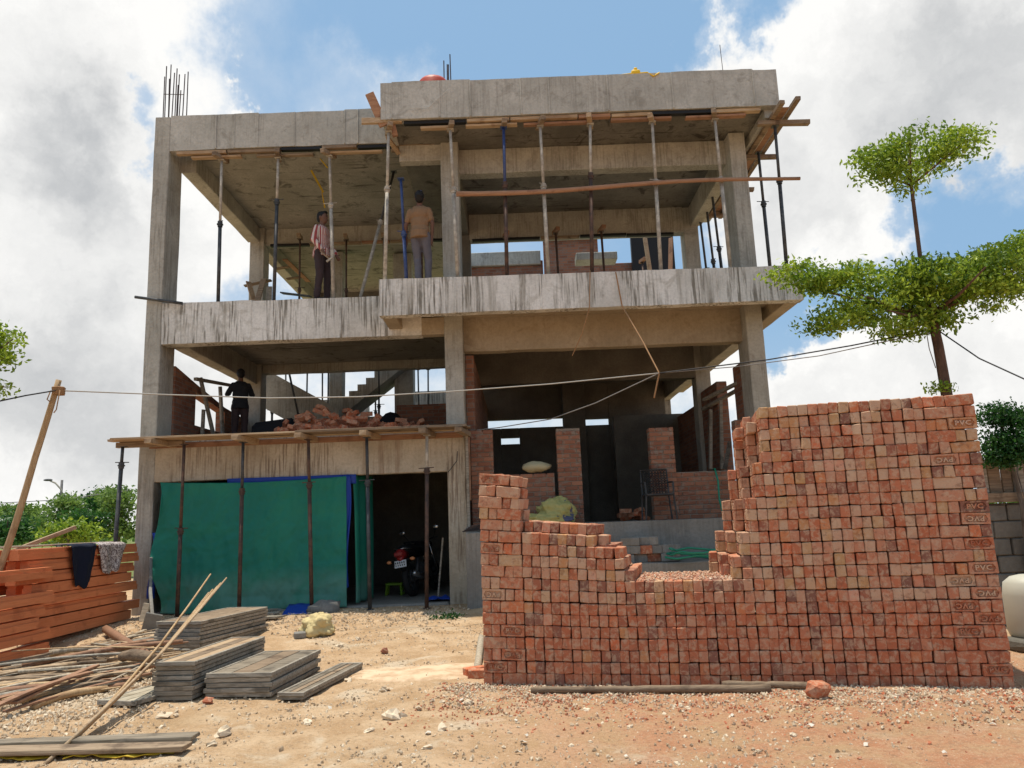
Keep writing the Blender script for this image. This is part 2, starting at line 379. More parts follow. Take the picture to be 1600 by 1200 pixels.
# ============================================================ GROUND
def make_ground():
    def rng(a, b, s): return [a+s*i for i in range(int((b-a)/s)+1)]
    xs = [-1800, -700, -250, -100, -50, -30, -20, -15, -12, -10]+rng(-8.6, 8.2, .065)+[8.8, 10, 12, 15, 20, 30, 50, 100, 250, 700, 1800]
    ys = [-400, -100, -30, -10, -3, 0, 2, 3]+rng(4.0, 14.2, .065)+[14.6, 15.5, 17, 19, 22, 26, 31, 38, 46, 60, 80, 110, 150, 220, 350, 600, 1100, 1800]
    vs = []
    for y in ys:
        for x in xs:
            z = gz(x, y) if abs(x) < 60 and -20 < y < 90 else .17
            if 4 <= y <= 14.2 and -9 < x < 8.5:
                p = Vector((x, y, 0)); z += .016*noise.fractal(p*4.3, 1.0, 2.0, 4)+.008*noise.noise(p*13)+.010*abs(noise.noise(p*2.1))
            vs.append((x, y, z))
    n = len(xs); fs = [[j*n+i, j*n+i+1, (j+1)*n+i+1, (j+1)*n+i] for j in range(len(ys)-1) for i in range(n-1)]
    b = MB(); b.add(vs, fs); o = b.build('ground', 'ground', None, True); struct(o)
make_ground()
# ============================================================ BUILDING
BD = thing('unfinished_building', 'unfinished two storey grey concrete frame building with open floors', 'building', (-1, 16, .15))
def bpart(name, m, *boxes, ch=.012, jit=0.0):
    b = MB()
    for lo, hi in boxes: b.bb(lo, hi, ch, .5, jit)
    return b.build(name, m, BD)
Y0, YF = 13.5, 12.55
def rough_beam(name, m, lo, hi, amp=.012, step=.35, ch=.012):       # long concrete member with a slightly wavy cast surface, swept along its longest axis
    ax = max(range(3), key=lambda i: hi[i]-lo[i]); o = [i for i in range(3) if i != ax]
    n = max(2, int((hi[ax]-lo[ax])/step)); ring = []
    a0, a1, b0, b1 = lo[o[0]], hi[o[0]], lo[o[1]], hi[o[1]]
    prof = [(a0+ch, b0), (a1-ch, b0), (a1, b0+ch), (a1, b1-ch), (a1-ch, b1), (a0+ch, b1), (a0, b1-ch), (a0, b0+ch)]
    vs = []; sd = random.random()*50
    for i in range(n+1):
        t = lo[ax]+(hi[ax]-lo[ax])*i/n
        for (p, q) in prof:
            co = [0, 0, 0]; co[ax] = t; co[o[0]] = p; co[o[1]] = q
            k = Vector(co)*1.7+Vector((sd, 0, 0))
            co[o[0]] += amp*noise.noise(k)*.7; co[o[1]] += amp*noise.noise(k+Vector((0, 9, 4)))
            vs.append(co)
    fs = [[i*8+k, i*8+(k+1) % 8, (i+1)*8+(k+1) % 8, (i+1)*8+k] for i in range(n) for k in range(8)]+[list(range(8)), [n*8+k for k in range(8)]]
    b = MB(); b.add(vs, fs); return b.build(name, m, BD, False, True)
# --- columns
rough_beam('column', 'concrete', (-6.62, Y0, .0), (-6.33, 14.1, 9.36))
rough_beam('column', 'concrete_garage', (-1.19, Y0, .0), (-.86, 14.0, 3.02))
rough_beam('column', 'concrete', (-1.19, Y0, 3.02), (-.86, 14.0, 8.64))
rough_beam('column', 'concrete', (4.27, Y0, 1.3), (4.57, 14.1, 8.6))
rough_beam('column', 'concrete', (-6.30, 17.9, .1), (-5.95, 18.3, 9.0))
rough_beam('column', 'concrete', (4.13, 17, 1.3), (4.47, 17.4, 8.6))
rough_beam('column', 'concrete', (4.15, 21.5, 1.3), (4.47, 21.9, 5.5))
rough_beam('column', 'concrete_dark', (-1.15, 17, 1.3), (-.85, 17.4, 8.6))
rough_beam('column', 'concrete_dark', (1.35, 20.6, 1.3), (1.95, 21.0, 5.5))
rough_beam('column', 'concrete', (-4.75, 19.6, 3.1), (-4.4, 19.95, 8.8))
rough_beam('column', 'concrete', (-3.1, 19.9, 3.1), (-2.6, 20.3, 8.8))
# --- garage front
rough_beam('garage_beam', 'concrete_garage', (-6.33, Y0+.006, 2.42), (-1.19, 13.75, 3.13))
bpart('floor_slab', 'concrete_dark', ((-6.6, 13.72, 2.98), (-.87, 18.3, 3.15)))
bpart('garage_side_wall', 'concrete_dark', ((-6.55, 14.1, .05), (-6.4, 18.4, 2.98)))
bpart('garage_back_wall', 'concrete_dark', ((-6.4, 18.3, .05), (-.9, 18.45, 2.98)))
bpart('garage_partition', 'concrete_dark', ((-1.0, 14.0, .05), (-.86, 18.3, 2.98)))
bpart('garage_floor', 'concrete_plinth', ((-6.3, 13.4, .0), (-1.2, 18.3, .21)), ch=.03)
# --- second floor fascias and slabs
def fascia(name, m, x0, x1, y, z0, z1, th, seams):
    b = MB(); xs = [x0]+seams+[x1]
    for i in range(len(xs)-1):
        off = random.uniform(-.011, .011); zz = random.uniform(-.014, .014)
        a, c = xs[i], xs[i+1]; n = max(2, int((c-a)/.18)); vs = []
        for k in range(n+1):
            x = a+(c-a)*k/n; w = .008*noise.noise(Vector((x*3, y, z1)))+.006*noise.noise(Vector((x*11, y, z0)))
            for (yy, z) in ((y+off, z0+w), (y+off, z1+zz-w), (y+th, z1+zz-w), (y+th, z0+w)): vs.append((x, yy, z))
        fs = [[k*4+j, k*4+(j+1) % 4, (k+1)*4+(j+1) % 4, (k+1)*4+j] for k in range(n) for j in range(4)]+[[0, 1, 2, 3], [n*4+j for j in range(4)]]
        b.add(vs, fs)
        if i: b.bb((a-.014, y-.02, z0+.01), (a+.011, y+.03, z1-.01), .007, .5, .005)
    return b.build(name, m, BD, False, True)
fascia('fascia', 'concrete_white', -6.33, -1.6, Y0+.012, 4.90, 5.66, .28, [-4.7, -3.05])
fascia('fascia', 'concrete_white', -2.2, 4.98, YF, 5.02, 5.64, .2, [-.9, .55, 2.0, 3.55])
fascia('fascia', 'concrete_roof', -6.33, -1.6, Y0+.01, 8.67, 9.38, .22, [-5.45, -5.1, -4.65, -3.95, -3.0, -2.75])
fascia('fascia', 'concrete_roof', -2.15, 4.93, YF, 8.60, 9.31, .18, [-1.95, -1.1, -.55, .35, .85, 1.9, 3.05, 4.5])
rough_beam('edge_beam', 'concrete_bounce', (-2.19, YF+.19, 5.02), (-1.95, Y0+.01, 5.63))
rough_beam('edge_beam', 'concrete_roof', (-2.15, YF+.17, 8.6), (-1.97, Y0+.01, 9.305))
rough_beam('edge_beam', 'concrete_bounce', (4.72, YF+.19, 5.02), (4.97, 22, 5.635))
rough_beam('edge_beam', 'concrete_roof', (4.70, YF+.17, 8.45), (4.92, 17.6, 9.305))
rough_beam('edge_beam', 'concrete', (-6.35, 14.1, 4.95), (-6.06, 17.9, 5.64))
rough_beam('edge_beam', 'concrete', (-6.35, 14.1, 8.5), (-6.06, 17.9, 9.36))
rough_beam('edge_beam', 'concrete', (-6.35, 18.3, 8.5), (-6.06, 24.0, 9.36))
bpart('cantilever_slab', 'concrete_bounce', ((-1.96, YF+.2, 5.24), (4.73, 13.79, 5.58)))
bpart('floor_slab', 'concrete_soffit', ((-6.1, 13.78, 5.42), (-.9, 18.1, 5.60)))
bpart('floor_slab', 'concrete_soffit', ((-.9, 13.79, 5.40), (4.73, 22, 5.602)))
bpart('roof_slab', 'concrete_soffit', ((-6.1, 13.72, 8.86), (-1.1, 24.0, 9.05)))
bpart('roof_slab', 'concrete_soffit_shade', ((-1.98, YF+.18, 8.62), (4.71, 17.35, 8.82)))
# --- beams
rough_beam('beam', 'concrete_bounce', (-.86, 13.8, 4.62), (4.27, 14.06, 5.40))
rough_beam('beam', 'concrete_bounce', (-1.6, Y0+.014, 4.90), (-1.19, 13.75, 5.22))
rough_beam('beam', 'concrete', (-.86, 13.8, 8.12), (4.27, 14.06, 8.62))
rough_beam('beam', 'concrete', (-1.97, 13.52, 8.28), (-.87, 13.74, 8.61))
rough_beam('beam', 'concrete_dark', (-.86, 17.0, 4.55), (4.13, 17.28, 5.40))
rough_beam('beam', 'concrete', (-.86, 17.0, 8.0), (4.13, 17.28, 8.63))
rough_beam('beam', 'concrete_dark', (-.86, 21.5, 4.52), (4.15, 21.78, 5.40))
rough_beam('beam', 'concrete', (-6.0, 18.0, 5.22), (-1.0, 18.25, 5.62))
rough_beam('beam', 'concrete', (-5.95, 18.0, 8.44), (-1.15, 18.25, 8.87))
rough_beam('beam', 'concrete_dark', (-5.95, 23.7, 8.3), (-1.15, 24.0, 8.87))
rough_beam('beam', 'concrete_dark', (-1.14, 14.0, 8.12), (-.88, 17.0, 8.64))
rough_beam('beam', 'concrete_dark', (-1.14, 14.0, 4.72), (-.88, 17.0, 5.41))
rough_beam('beam', 'concrete', (4.29, 14.1, 4.74), (4.55, 17, 5.41))
rough_beam('beam', 'concrete', (4.24, 17.4, 4.74), (4.46, 21.5, 5.41))
rough_beam('beam', 'concrete', (4.29, 14.1, 8.14), (4.55, 17, 8.63))
# --- stair behind the loose bricks, upper flight and rear block
b = MB(); st = [(W(545, 640, 20.0), W(660, 545, 20.0))]
p0, p1 = W(540, 646, 20.0), W(655, 556, 20.0); nS = 9
poly = []
for i in range(nS):
    xa = p0.x+(p1.x-p0.x)*i/nS; xb = p0.x+(p1.x-p0.x)*(i+1)/nS; za = p0.z+(p1.z-p0.z)*(i+1)/nS+.16
    poly += [(xa, za), (xb, za)]
poly += [(p1.x, p1.z-.16), (p0.x, p0.z-.16)]
b.prism(poly, 1, 19.4, 20.5); b.build('stair_flight', 'concrete', BD, False, True)
b = MB(); q0, q1 = W(395, 566, 19.0), W(530, 640, 19.0)
b.prism([(q0.x, q0.z), (q1.x, q1.z), (q1.x, q1.z-1.0), (q0.x, q0.z-1.0)], 1, 19.0, 19.18); b.build('stair_balustrade', 'concrete', BD, False, True)
a, c = W(640, 612, 22.5), W(735, 640, 22.5)
bpart('rear_fascia', 'concrete_white', ((a.x-.3, 22.5, c.z), (c.x+.6, 22.7, a.z)))
a, c = W(500, 612, 22.6), W(560, 650, 22.6)
bpart('rear_fascia', 'concrete_white', ((a.x-.5, 22.6, c.z-.6), (c.x+.3, 22.8, a.z-.25)))
bpart('rear_wall', 'mortar', ((-5.6, 21.0, 3.1), (-.9, 21.2, W(600, 650, 21).z)))
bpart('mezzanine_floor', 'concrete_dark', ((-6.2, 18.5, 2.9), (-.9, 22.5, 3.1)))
# top storey rear block seen under the second beam
def rect(name, m, u0, v0, u1, v1, Y, th=.2):
    a, c = W(u0, v0, Y), W(u1, v1, Y); return bpart(name, m, ((a.x, Y, c.z), (c.x, Y+th, a.z)))
rect('rear_beam', 'concrete_roof', 715, 396, 845, 412, 21.6)
rect('rear_wall', 'brickwork', 700, 412, 850, 450, 21.7)
rect('rear_wall', 'brickwork', 848, 366, 938, 450, 21.4)
rect('rear_wall', 'brickwork', 935, 412, 990, 450, 21.5)
rect('rear_wall', 'shade_black', 985, 362, 1058, 450, 21.3)  # wall coloured black to stand for the shade at the storey's back
rect('rear_wall', 'concrete', 900, 395, 965, 404, 19.0, .5)
rect('rear_wall', 'concrete_dark', 490, 400, 720, 475, 23.4)
# --- raised ground floor : plinth, step, walls
rough_beam('plinth', 'concrete_plinth', (-.86, 13.05, .05), (4.9, 22, 1.44), .02)
rough_beam('step', 'concrete_plinth', (.9, 12.45, .05), (4.6, 13.05, .78), .03)
bpart('plinth_end_wall', 'concrete_plinth', ((-.85, 12.75, .05), (-.2, 13.04, 1.36)))
BRK_L, BRK_H = .235, .082
def brick_wall(name, x0, x1, y, z0, z1, th=.23, gap=.012, bricks=True, side=None):
    b = MB(); b.bb((x0+.008, y+.008, z0), (x1-.008, y+th, z1-.004), .004); core = b.build(name, 'mortar', BD)
    if not bricks: return core
    k = 0; z = z0
    while z+BRK_H*.6 < z1:
        x = x0-(BRK_L/2 if k % 2 else 0)
        while x < x1-.02:
            a = max(x, x0)+gap/2; c = min(x+BRK_L, x1)-gap/2
            if c-a > .05:
                key = (round(c-a, 2), th)
                if key not in brick_wall.cache:
                    m = MB(); m.box((0, 0, 0), (key[0], th+.012, BRK_H-gap), None, .006, .5, .003); me = m.mesh('brick'); me.materials.append(MATS['wall_brick']); brick_wall.cache[key] = me
                o = D.objects.new('brick', brick_wall.cache[key]); COL.objects.link(o); o.parent = core
                o.location = Vector(((a+c)/2, y+th/2+random.uniform(-.004, .004), z+BRK_H/2))-ORG[core.name]
            x += BRK_L
        z += BRK_H; k += 1
    return core
brick_wall.cache = {}
zt = 1.44
def bw(u0, u1, vt, Y=13.8, name='brick_pier', z0=zt, **k):
    a, c = W(u0, vt, Y), W(u1, vt, Y); brick_wall(name, a.x, c.x, Y, z0, (a.z+c.z)/2, **k)
bw(734, 770, 674); bw(868, 906, 669, 13.7); bw(1013, 1052, 669, 13.72); bw(1147, 1186, 655, 13.75)
bw(771, 867, 742, 13.76, 'low_brick_wall'); bw(1053, 1146, 736, 13.76, 'low_brick_wall')
# interior cross walls, dark
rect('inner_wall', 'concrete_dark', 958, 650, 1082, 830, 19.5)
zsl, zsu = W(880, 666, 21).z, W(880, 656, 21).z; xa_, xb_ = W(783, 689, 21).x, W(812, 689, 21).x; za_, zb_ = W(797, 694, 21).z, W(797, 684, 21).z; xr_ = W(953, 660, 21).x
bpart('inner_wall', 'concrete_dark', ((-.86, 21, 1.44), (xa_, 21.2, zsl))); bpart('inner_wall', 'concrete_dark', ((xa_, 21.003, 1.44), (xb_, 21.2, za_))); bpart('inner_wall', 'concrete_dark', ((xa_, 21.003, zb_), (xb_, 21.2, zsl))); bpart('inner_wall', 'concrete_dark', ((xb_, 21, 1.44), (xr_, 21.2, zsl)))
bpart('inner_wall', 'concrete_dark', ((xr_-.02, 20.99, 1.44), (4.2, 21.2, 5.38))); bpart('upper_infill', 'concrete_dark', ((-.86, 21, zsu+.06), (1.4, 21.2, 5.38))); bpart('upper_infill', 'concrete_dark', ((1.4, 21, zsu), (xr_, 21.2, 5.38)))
bpart('side_wall', 'brickwork', ((4.2, 17.45, 1.44), (4.42, 21.5, 4.0))); bpart('side_wall', 'brickwork', ((4.2, 15.6, 1.44), (4.42, 16.95, 4.2)))
bpart('side_wall', 'brickwork', ((4.3, 14.1, 1.44), (4.5, 14.7, 4.3)))
bpart('left_inner_wall', 'brickwork', ((-.86, 14.0, 1.44), (-.70, 21, 4.6)))
# mezzanine left brick wall with a window opening
b = MB()
b.prism([(14.1, 3.15), (18.0, 3.15), (18.0, 3.62), (14.1, 3.62)], 0, -6.5, -6.3); b.prism([(14.1, 3.62), (15.05, 3.62), (15.05, 4.45), (14.1, 4.62)], 0, -6.5, -6.3)
b.prism([(16.6, 3.62), (18.0, 3.62), (18.0, 4.1), (16.6, 4.2)], 0, -6.5, -6.3); b.prism([(15.05, 4.28), (16.6, 4.1), (16.6, 4.2), (15.05, 4.45)], 0, -6.5, -6.3)
b.build('side_wall', 'brickwork', BD, False, True)
# ============================================================ BRICK STACK
SA = Vector((-0.37, 7.7, 0)); SB = Vector((4.07, 6.72, 0)); SD = (SB-SA).normalized(); SN = Vector((-SD.y, SD.x, 0)); SLEN = (SB-SA).length
def s_pitch(s): return .1036+.0080*max(0, 1-s/1.3)
def course_z(s, k): return -.015+k*s_pitch(s)
SROT = Matrix((SD, SN, Vector((0, 0, 1)))).transposed()
BL, BW, BH = .228, .084, .1035
STK = thing('brick_stack', 'tall stack of loose red bricks with a dip in its middle', 'brick stack', SA+SD*SLEN/2)
def text_mesh(txt, size, depth):
    cu = D.curves.new('t', 'FONT'); cu.body = txt; cu.size = size; cu.extrude = depth; cu.align_x = 'CENTER'; cu.align_y = 'CENTER'; cu.space_character = 1.15; cu.offset = size*.03
    cu.resolution_u = 2
    o = D.objects.new('t', cu); COL.objects.link(o); bpy.context.view_layer.update()
    me = D.meshes.new_from_object(o.evaluated_get(bpy.context.evaluated_depsgraph_get())); D.objects.remove(o); D.curves.remove(cu); return me
def frog_brick(b, c, rot, r):                # brick whose broad face (-y) carries a sunken panel
    hx, hy, hz = BL/2, BW/2, BH/2
    b.box(c+rot @ Vector((0, .008, 0)), (BL, BW-.016, BH), rot, .006, r, .0015)
    fx, fz = .094, .034
    inner = [(-fx, 0), (-fx+.018, -fz), (fx-.018, -fz), (fx, 0), (fx-.018, fz), (-fx+.018, fz)]
    outer = [(-hx, 0), (-hx, -hz), (hx, -hz), (hx, 0), (hx, hz), (-hx, hz)]
    vs = []
    for ring, y in ((outer, -hy+.0165), ([(x*.975, z*.95) for x, z in outer], -hy), (inner, -hy), (inner, -hy+.0155)):
        for (x, z) in ring: vs.append(rot @ Vector((x, y, z))+c)
    fs = [[q*6+i, q*6+(i+1) % 6, (q+1)*6+(i+1) % 6, (q+1)*6+i] for q in range(3) for i in range(6)]+[[18+i for i in range(6)]]
    b.add(vs, fs, r)
    flat = rot @ Vector((0, -1, 0))
PVC = text_mesh('PVC', .060, .006)
for _v in PVC.vertices: _v.co.x *= 1.12
PVC.materials.append(MATS['brick']); _a = PVC.attributes.new('rnd', 'FLOAT', 'FACE'); _a.data.foreach_set('value', [.5]*len(PVC.polygons))
PVCS = [PVC]
for _r in (.2, .7, .97):
    _m = PVC.copy(); _m.attributes['rnd'].data.foreach_set('value', [_r]*len(_m.polygons)); PVCS.append(_m)
def brick_rnd(k, s):
    t = random.random()
    if k < 8: return random.choice([.1, .2, .3, .3, .35, .42, .42, .88, .5, .3, .25])+random.uniform(-.05, .05)
    return random.choice([.06, .12, .22, .35, .42, .45, .55, .58, .62, .68, .72, .78, .82, .9, .5, .4, .3, .66, .55])+random.uniform(-.05, .05)
items = []      # (priority, centre, rot, kind, rnd)
def top_course(s, j):                 # number of courses at station s, depth row j
    sh = .055*j
    if s < .415: return 18 if j < 2 else (14 if j < 4 else 10)
    if s < 1.12: return 13 if j == 0 else 14 if j < 4 else 12
    if s < 1.22: return 13 if j in (1, 2) else 12
    if s < 1.40: return 12 if j < 2 else (11 if j < 4 else 10)
    if s < 1.49: return 10
    if s < 2.40: return 9
    return 24
GAPL = {10: 0, 11: 0, 12: 1, 13: 1, 14: 2.2, 15: 2.2, 16: 2.2, 17: 3.4, 18: 3.4, 19: 3.4, 20: 4.6, 21: 4.6, 22: 4.3, 23: 4.6, 24: 4.6}
QB = {10: 0, 11: 0, 12: 1, 13: 1, 14: 2, 15: 2, 16: 2, 17: 3, 18: 3, 19: 3}
def qmin(k, j): return 22+QB.get(k, 4 if k > 19 else -9)+((0, 0, -1, -1, -2)[j] if k < 23 else (0, -1, -1, -2, -2)[j] if k == 23 else (0, 0, 0, -1, -1)[j])
def left_edge(k, j):                   # where the tall part starts in course k, depth row j
    e = 2.41+GAPL.get(k, 0)*.088
    return e-(.0, .055, .10, .125, .125)[j]*(1.0 if k % 3 else .6)
NCOURSE, NDEPTH = 24, 5
for k in range(1, NCOURSE+1):
    for j in range(NDEPTH):
        if k <= 8 and 0 < j: continue              # hidden inside
        dep = j*.232
        def put(s0, ln, broad, k=k, j=j, dep=dep, side=False):
            sc = s0+ln/2; z = course_z(sc, k-.5)
            slope = (course_z(sc+.05, k-.5)-course_z(sc-.05, k-.5))/.1
            dy = random.uniform(-.013, .008); z += .006*noise.noise(Vector((sc*1.6, k*.8, 3)))+random.uniform(-.0015, .0015)
            wob = .022*noise.noise(Vector((sc*1.8, k*.4, 5)))
            if broad: d0 = BW/2; rz = 0
            else: d0 = BL/2; rz = -math.pi/2 if side else math.pi/2
            if j == 1 and 13 < k < 15 and sc < 1.2: dy -= .08
            c = SA+SD*sc+SN*(d0+dep+dy+wob)+Vector((0, 0, z))
            rot = SROT @ (Matrix.Rotation(-slope+random.gauss(0, .016), 3, 'Y') @ Matrix.Rotation(rz+random.gauss(0, .022), 3, 'Z'))
            frog = broad and j == 0
            items.append([c, rot, 'frog' if (frog and put.frog(k, sc)) or (side and (k*3+j*2) % 5 > 1) else 'brick', brick_rnd(k, sc), k, j, sc, broad])
        put.frog = lambda k, sc: (k in (18, 12, 8, 5, 3, 2) if sc < 1 else k in (22, 19, 15, 14, 12, 10, 9, 8, 7, 6, 5, 2))
        s = 0.0
        # left pillar
        if top_course(.2, j) >= k:
            if j == 0:
                if k % 2 == 0:
                    put(0, BL, True); put(BL+.004, .086, False); put(BL+.092, .086, False)
                else:
                    put(0, .086, False); put(.088, .086, False); put(.18, BL, True)
                if k % 2 == 0:
                    c_ = SA+SD*(BL/2)+SN*(BW*1.5+.01)+Vector((0, 0, course_z(.1, k-.5))); items.append([c_, SROT.copy(), 'brick', .45, k, 1, .1, True])
            else:
                for q in range(4): put(.02+q*.1, .086, False)
        # headers
        s = .418; pitch = (SLEN-.418*2)/42
        for q in range(42):
            s0 = .418+pitch*q+random.uniform(-.004, .004); sc = s0+pitch/2
            if q < (22 if k <= 9 else 16):
                if top_course(sc, j) < k: continue
            else:
                if k > 9 and q < qmin(k, j): continue
            vis = j == 0 or k >= top_course(sc, j)-1 or sc < 3.4 or k >= 23
            if not vis or (j > 0 and k <= 8): continue
            if j > 0 and k > 9 and q >= 16 and q > qmin(k, j)+3 and k < 22: continue
            if j > 0 and sc < 2.36 and k < top_course(sc, j)-2 and k < 8: continue
            if k == 24 and random.random() < .0: continue
            put(s0, pitch, False, side=(k > 9 and q >= 16 and q <= qmin(k, j)+(1 if j else 0) and k < 24))
        # right pillar
        if j == 0:
            e = SLEN-.414
            if k in (24, 22, 20, 18, 14, 12, 10, 8, 6, 4, 2, 15): put(e, .086, False); put(e+.089, .086, False); put(e+.182, BL, True)
            else: put(e, BL, True); put(e+BL+.004, .086, False); put(e+BL+.093, .086, False)
        elif k >= 23:
            for q in range(4): put(SLEN-.414+q*.1, .09, False)
# choose the 300 that show largest as single objects
def prio(it):
    c, rot, kd, r, k, j, sc, broad = it
    if (j == 0 and broad) or kd == 'frog': return 0
    if j == 0: return 1+(0 if k > 9 else .45)+(.3*(4.6-sc)/4.6)
    return 3
items.sort(key=prio)
VAR = []
for _i in range(36):
    _b = MB(); _b.box((0, 0, 0), (BL, BW, BH), None, .0065, 0, (.0025, .003, .004, .0065)[_i % 4]); VAR.append(_b)
rest = MB(); nobj = 0
lx = 0
for it in items:
    c, rot, kd, r, k, j, sc, broad = it
    sc_z = s_pitch(sc)/.1085
    if nobj < 300:
        b = MB()
        if kd == 'frog': frog_brick(b, Vector(), Matrix.Identity(3), r); b2 = None
        else: b.box((0, 0, 0), (BL, BW, BH), None, .0065, r, random.choice([.0025, .003, .004, .0065]))
        me = b.mesh('brick', fixn=(kd == 'frog')); me.materials.append(MATS['brick'])
        o = D.objects.new('brick', me); COL.objects.link(o); o.parent = STK
        o.matrix_local = Matrix.Translation(c-ORG[STK.name]) @ rot.to_4x4() @ Matrix.Diagonal((1, 1, sc_z, 1))
        if kd == 'frog':
            L = D.objects.new('lettering', PVCS[min(3, int(r*4))]); COL.objects.link(L); L.parent = o
            up = 1 if k in (18, 5, 2, 22, 12, 10, 15) and not (k == 12 and sc < 1) else -1
            if k == 12 and sc < 1: up = -1
            L.matrix_local = Matrix.Translation((0, -BW/2+.0065, 0)) @ Matrix.Rotation(math.radians(90), 4, 'X') @ Matrix.Rotation(0 if up > 0 else math.pi, 4, 'Z')
        nobj += 1
    else:
        v = random.choice(VAR); R4 = rot.to_4x4()
        rest.add([c+rot @ Vector((p.x, p.y, p.z*sc_z)) for p in v.v], v.f, r)
o = rest.build('brick_mass', 'brick', STK); o['kind'] = 'stuff'
b = MB()
for (sa, sb, zt_) in ((.05, 1.3, 1.25), (1.3, 2.5, .84), (2.9, SLEN-.04, 2.3)):
    vs = [SA+SD*s_+SN*d_+Vector((0, 0, z_)) for z_ in (0, zt_) for s_, d_ in ((sa, .21), (sb, .21), (sb, 1.05), (sa, 1.05))]
    b.add(vs, [[0, 1, 5, 4], [1, 2, 6, 5], [2, 3, 7, 6], [3, 0, 4, 7], [4, 5, 6, 7]], .1)
b.build('inner_bricks', 'brick', STK, False, True)['kind'] = 'stuff'
# crumbs and dust on the low shelf
b = MB()
for _ in range(900):
    s = random.uniform(1.5, 2.38); d = random.uniform(.02, 1.12); q = random.uniform(.003, .011)
    b.box(SA+SD*s+SN*d+Vector((0, 0, course_z(s, 9)+q*.4)), (q*2.2, q*1.5, q), Euler((random.random(), random.random(), random.random()*6)).to_matrix(), .002, random.choice([.6, .7, .97, .95, 1]))
o = b.build('brick_rubble', 'brick', STK); o['kind'] = 'stuff'
# ============================================================ STEEL PROPS AND FORMWORK
mat('cord_yellow', solid((.55, .38, .03)), .7)
def prop(label, base, top, group, lower='steel_rust', upper='steel_cement', split=.55, head=None, r=.034, handle=True, cat='steel prop'):
    base = Vector(base); top = Vector(top)
    t = thing('steel_prop', label, cat, base, group)
    d = top-base; m = base+d*split; n = d.normalized()
    b = MB(); b.cyl(base+n*.008, m, r, None, 10); b.build('outer_tube', lower, t, True)
    b = MB(); b.cyl(m-n*.05, top-n*.006, r*.78, None, 10); b.build('inner_tube', upper, t, True)
    b = MB(); b.cyl(m-n*.09, m+n*.02, r*1.35, None, 10); b.cyl(m-n*.05, m-n*.03, r*1.75, None, 10)
    if handle:
        a = random.random()*3; hx = Vector((math.cos(a), math.sin(a)*.5, 0)); b.cyl(m-hx*.14+n*.01, m+hx*.12+n*.02, .008, None, 6)
    b.build('collar', lower, t)
    b = MB(); b.bb((base.x-.07, base.y-.07, base.z), (base.x+.07, base.y+.07, base.z+.01), .002); b.build('base_plate', lower, t)
    b = MB(); b.bb((top.x-.06, top.y-.06, top.z-.01), (top.x+.06, top.y+.06, top.z), .002); b.build('head_plate', upper, t)
    if head:
        b = MB(); w, tilt = head; u = Vector((math.sin(tilt), -math.cos(tilt), random.uniform(-.12, .12)))
        b.bar(top-u*.16+Vector((0, 0, .047)), top+u*.22+Vector((0, 0, .047)), .09, .09, ch=.006, jit=.004); b.build('head_block', w, t)
    return t
def zfix(p, z): return Vector((p.x, p.y, z))
# --- row in front of the garage, under the plank shelf
YS = 12.98
zs = W(450, 678, YS).z
g1 = 'steel props under the plank shelf'
for i, (ub, vb, ut, vt, lo, up, sp) in enumerate([(180, 850, 192, 695, 'steel_dark', 'steel_dark', .9), (277, 950, 288, 690, 'steel_rust', 'steel_rust', .5), (373, 975, 380, 688, 'steel_rust', 'steel_dark', .72),
                                       (487, 965, 482, 684, 'steel_rust', 'steel_rust', .74), (578, 972, 573, 678, 'steel_dark', 'steel_dark', .74), (667, 968, 667, 676, 'steel_rust', 'steel_cement', .8)]):
    bx = W(ub, vb, YS); tx = W(ut, vt, YS)
    k = 3.0/max(.1, (tx.z-bx.z)) if i == 0 else 1
    if i == 0: sl = (tx.x-bx.x)/(tx.z-bx.z); bx = Vector((tx.x-sl*(tx.z-gz(tx.x, YS)), YS, 0))
    lab = ['dark steel prop leaning outward under the free end of the plank shelf', 'rusty brown steel prop before the edge of the green tarp', 'rusty prop with a dark upper tube before the green tarp', 'rusty brown steel prop before the middle of the green tarp',
           'dark steel prop beside the folded green side tarp', 'rusty prop with cement splashed upper tube before the parked motorcycle'][i]
    prop(lab, (bx.x, YS, gz(bx.x, YS)), (tx.x, YS, zs-.11), None, lo, up, sp)
# --- plank shelf
def plank_shelf():
    xa, xb = W(170, 688, YS).x-.02, W(730, 667, YS).x
    t = thing('plank_shelf', 'narrow wooden plank shelf on bearers above the garage opening', 'plank shelf', ((xa+xb)/2, YS, zs))
    for i, (y, x0, x1, dz) in enumerate([(12.86, xa+.15, xa+3.3, 0), (12.86, xa+3.25, xb, .012), (13.07, xa, xa+2.6, .004), (13.07, xa+2.62, xb+.05, .008), (13.28, xa+.1, xb-.02, .002)]):
        b = MB(); n = 6
        for q in range(1): b.bar((x0, y, zs+dz), (x1, y, zs+dz+.0), .2, .035, jit=.006)
        b.build('plank', 'wood_old' if i % 2 else 'wood_new', t)
    for u in (250, 382, 478, 578, 668, 724):
        x = W(u, 685, YS).x; b = MB(); b.bar((x-.06, 12.66, zs-.064), (x+.05, 13.46, zs-.064), .12, .088, jit=.008); b.build('bearer', 'wood_new' if u % 4 else 'wood_old', t)
    b = MB(); b.bar((xa+.05, 13.2, zs-.064), (xa+1.2, 13.2, zs-.064), .1, .085, jit=.006); b.build('bearer', 'wood_old', t)
    b = MB(); b.bar((xa+.5, 13.44, zs-.07), (xb-.1, 13.44, zs-.07), .04, .1, jit=.006); b.build('edge_board', 'wood_red', t)
plank_shelf()
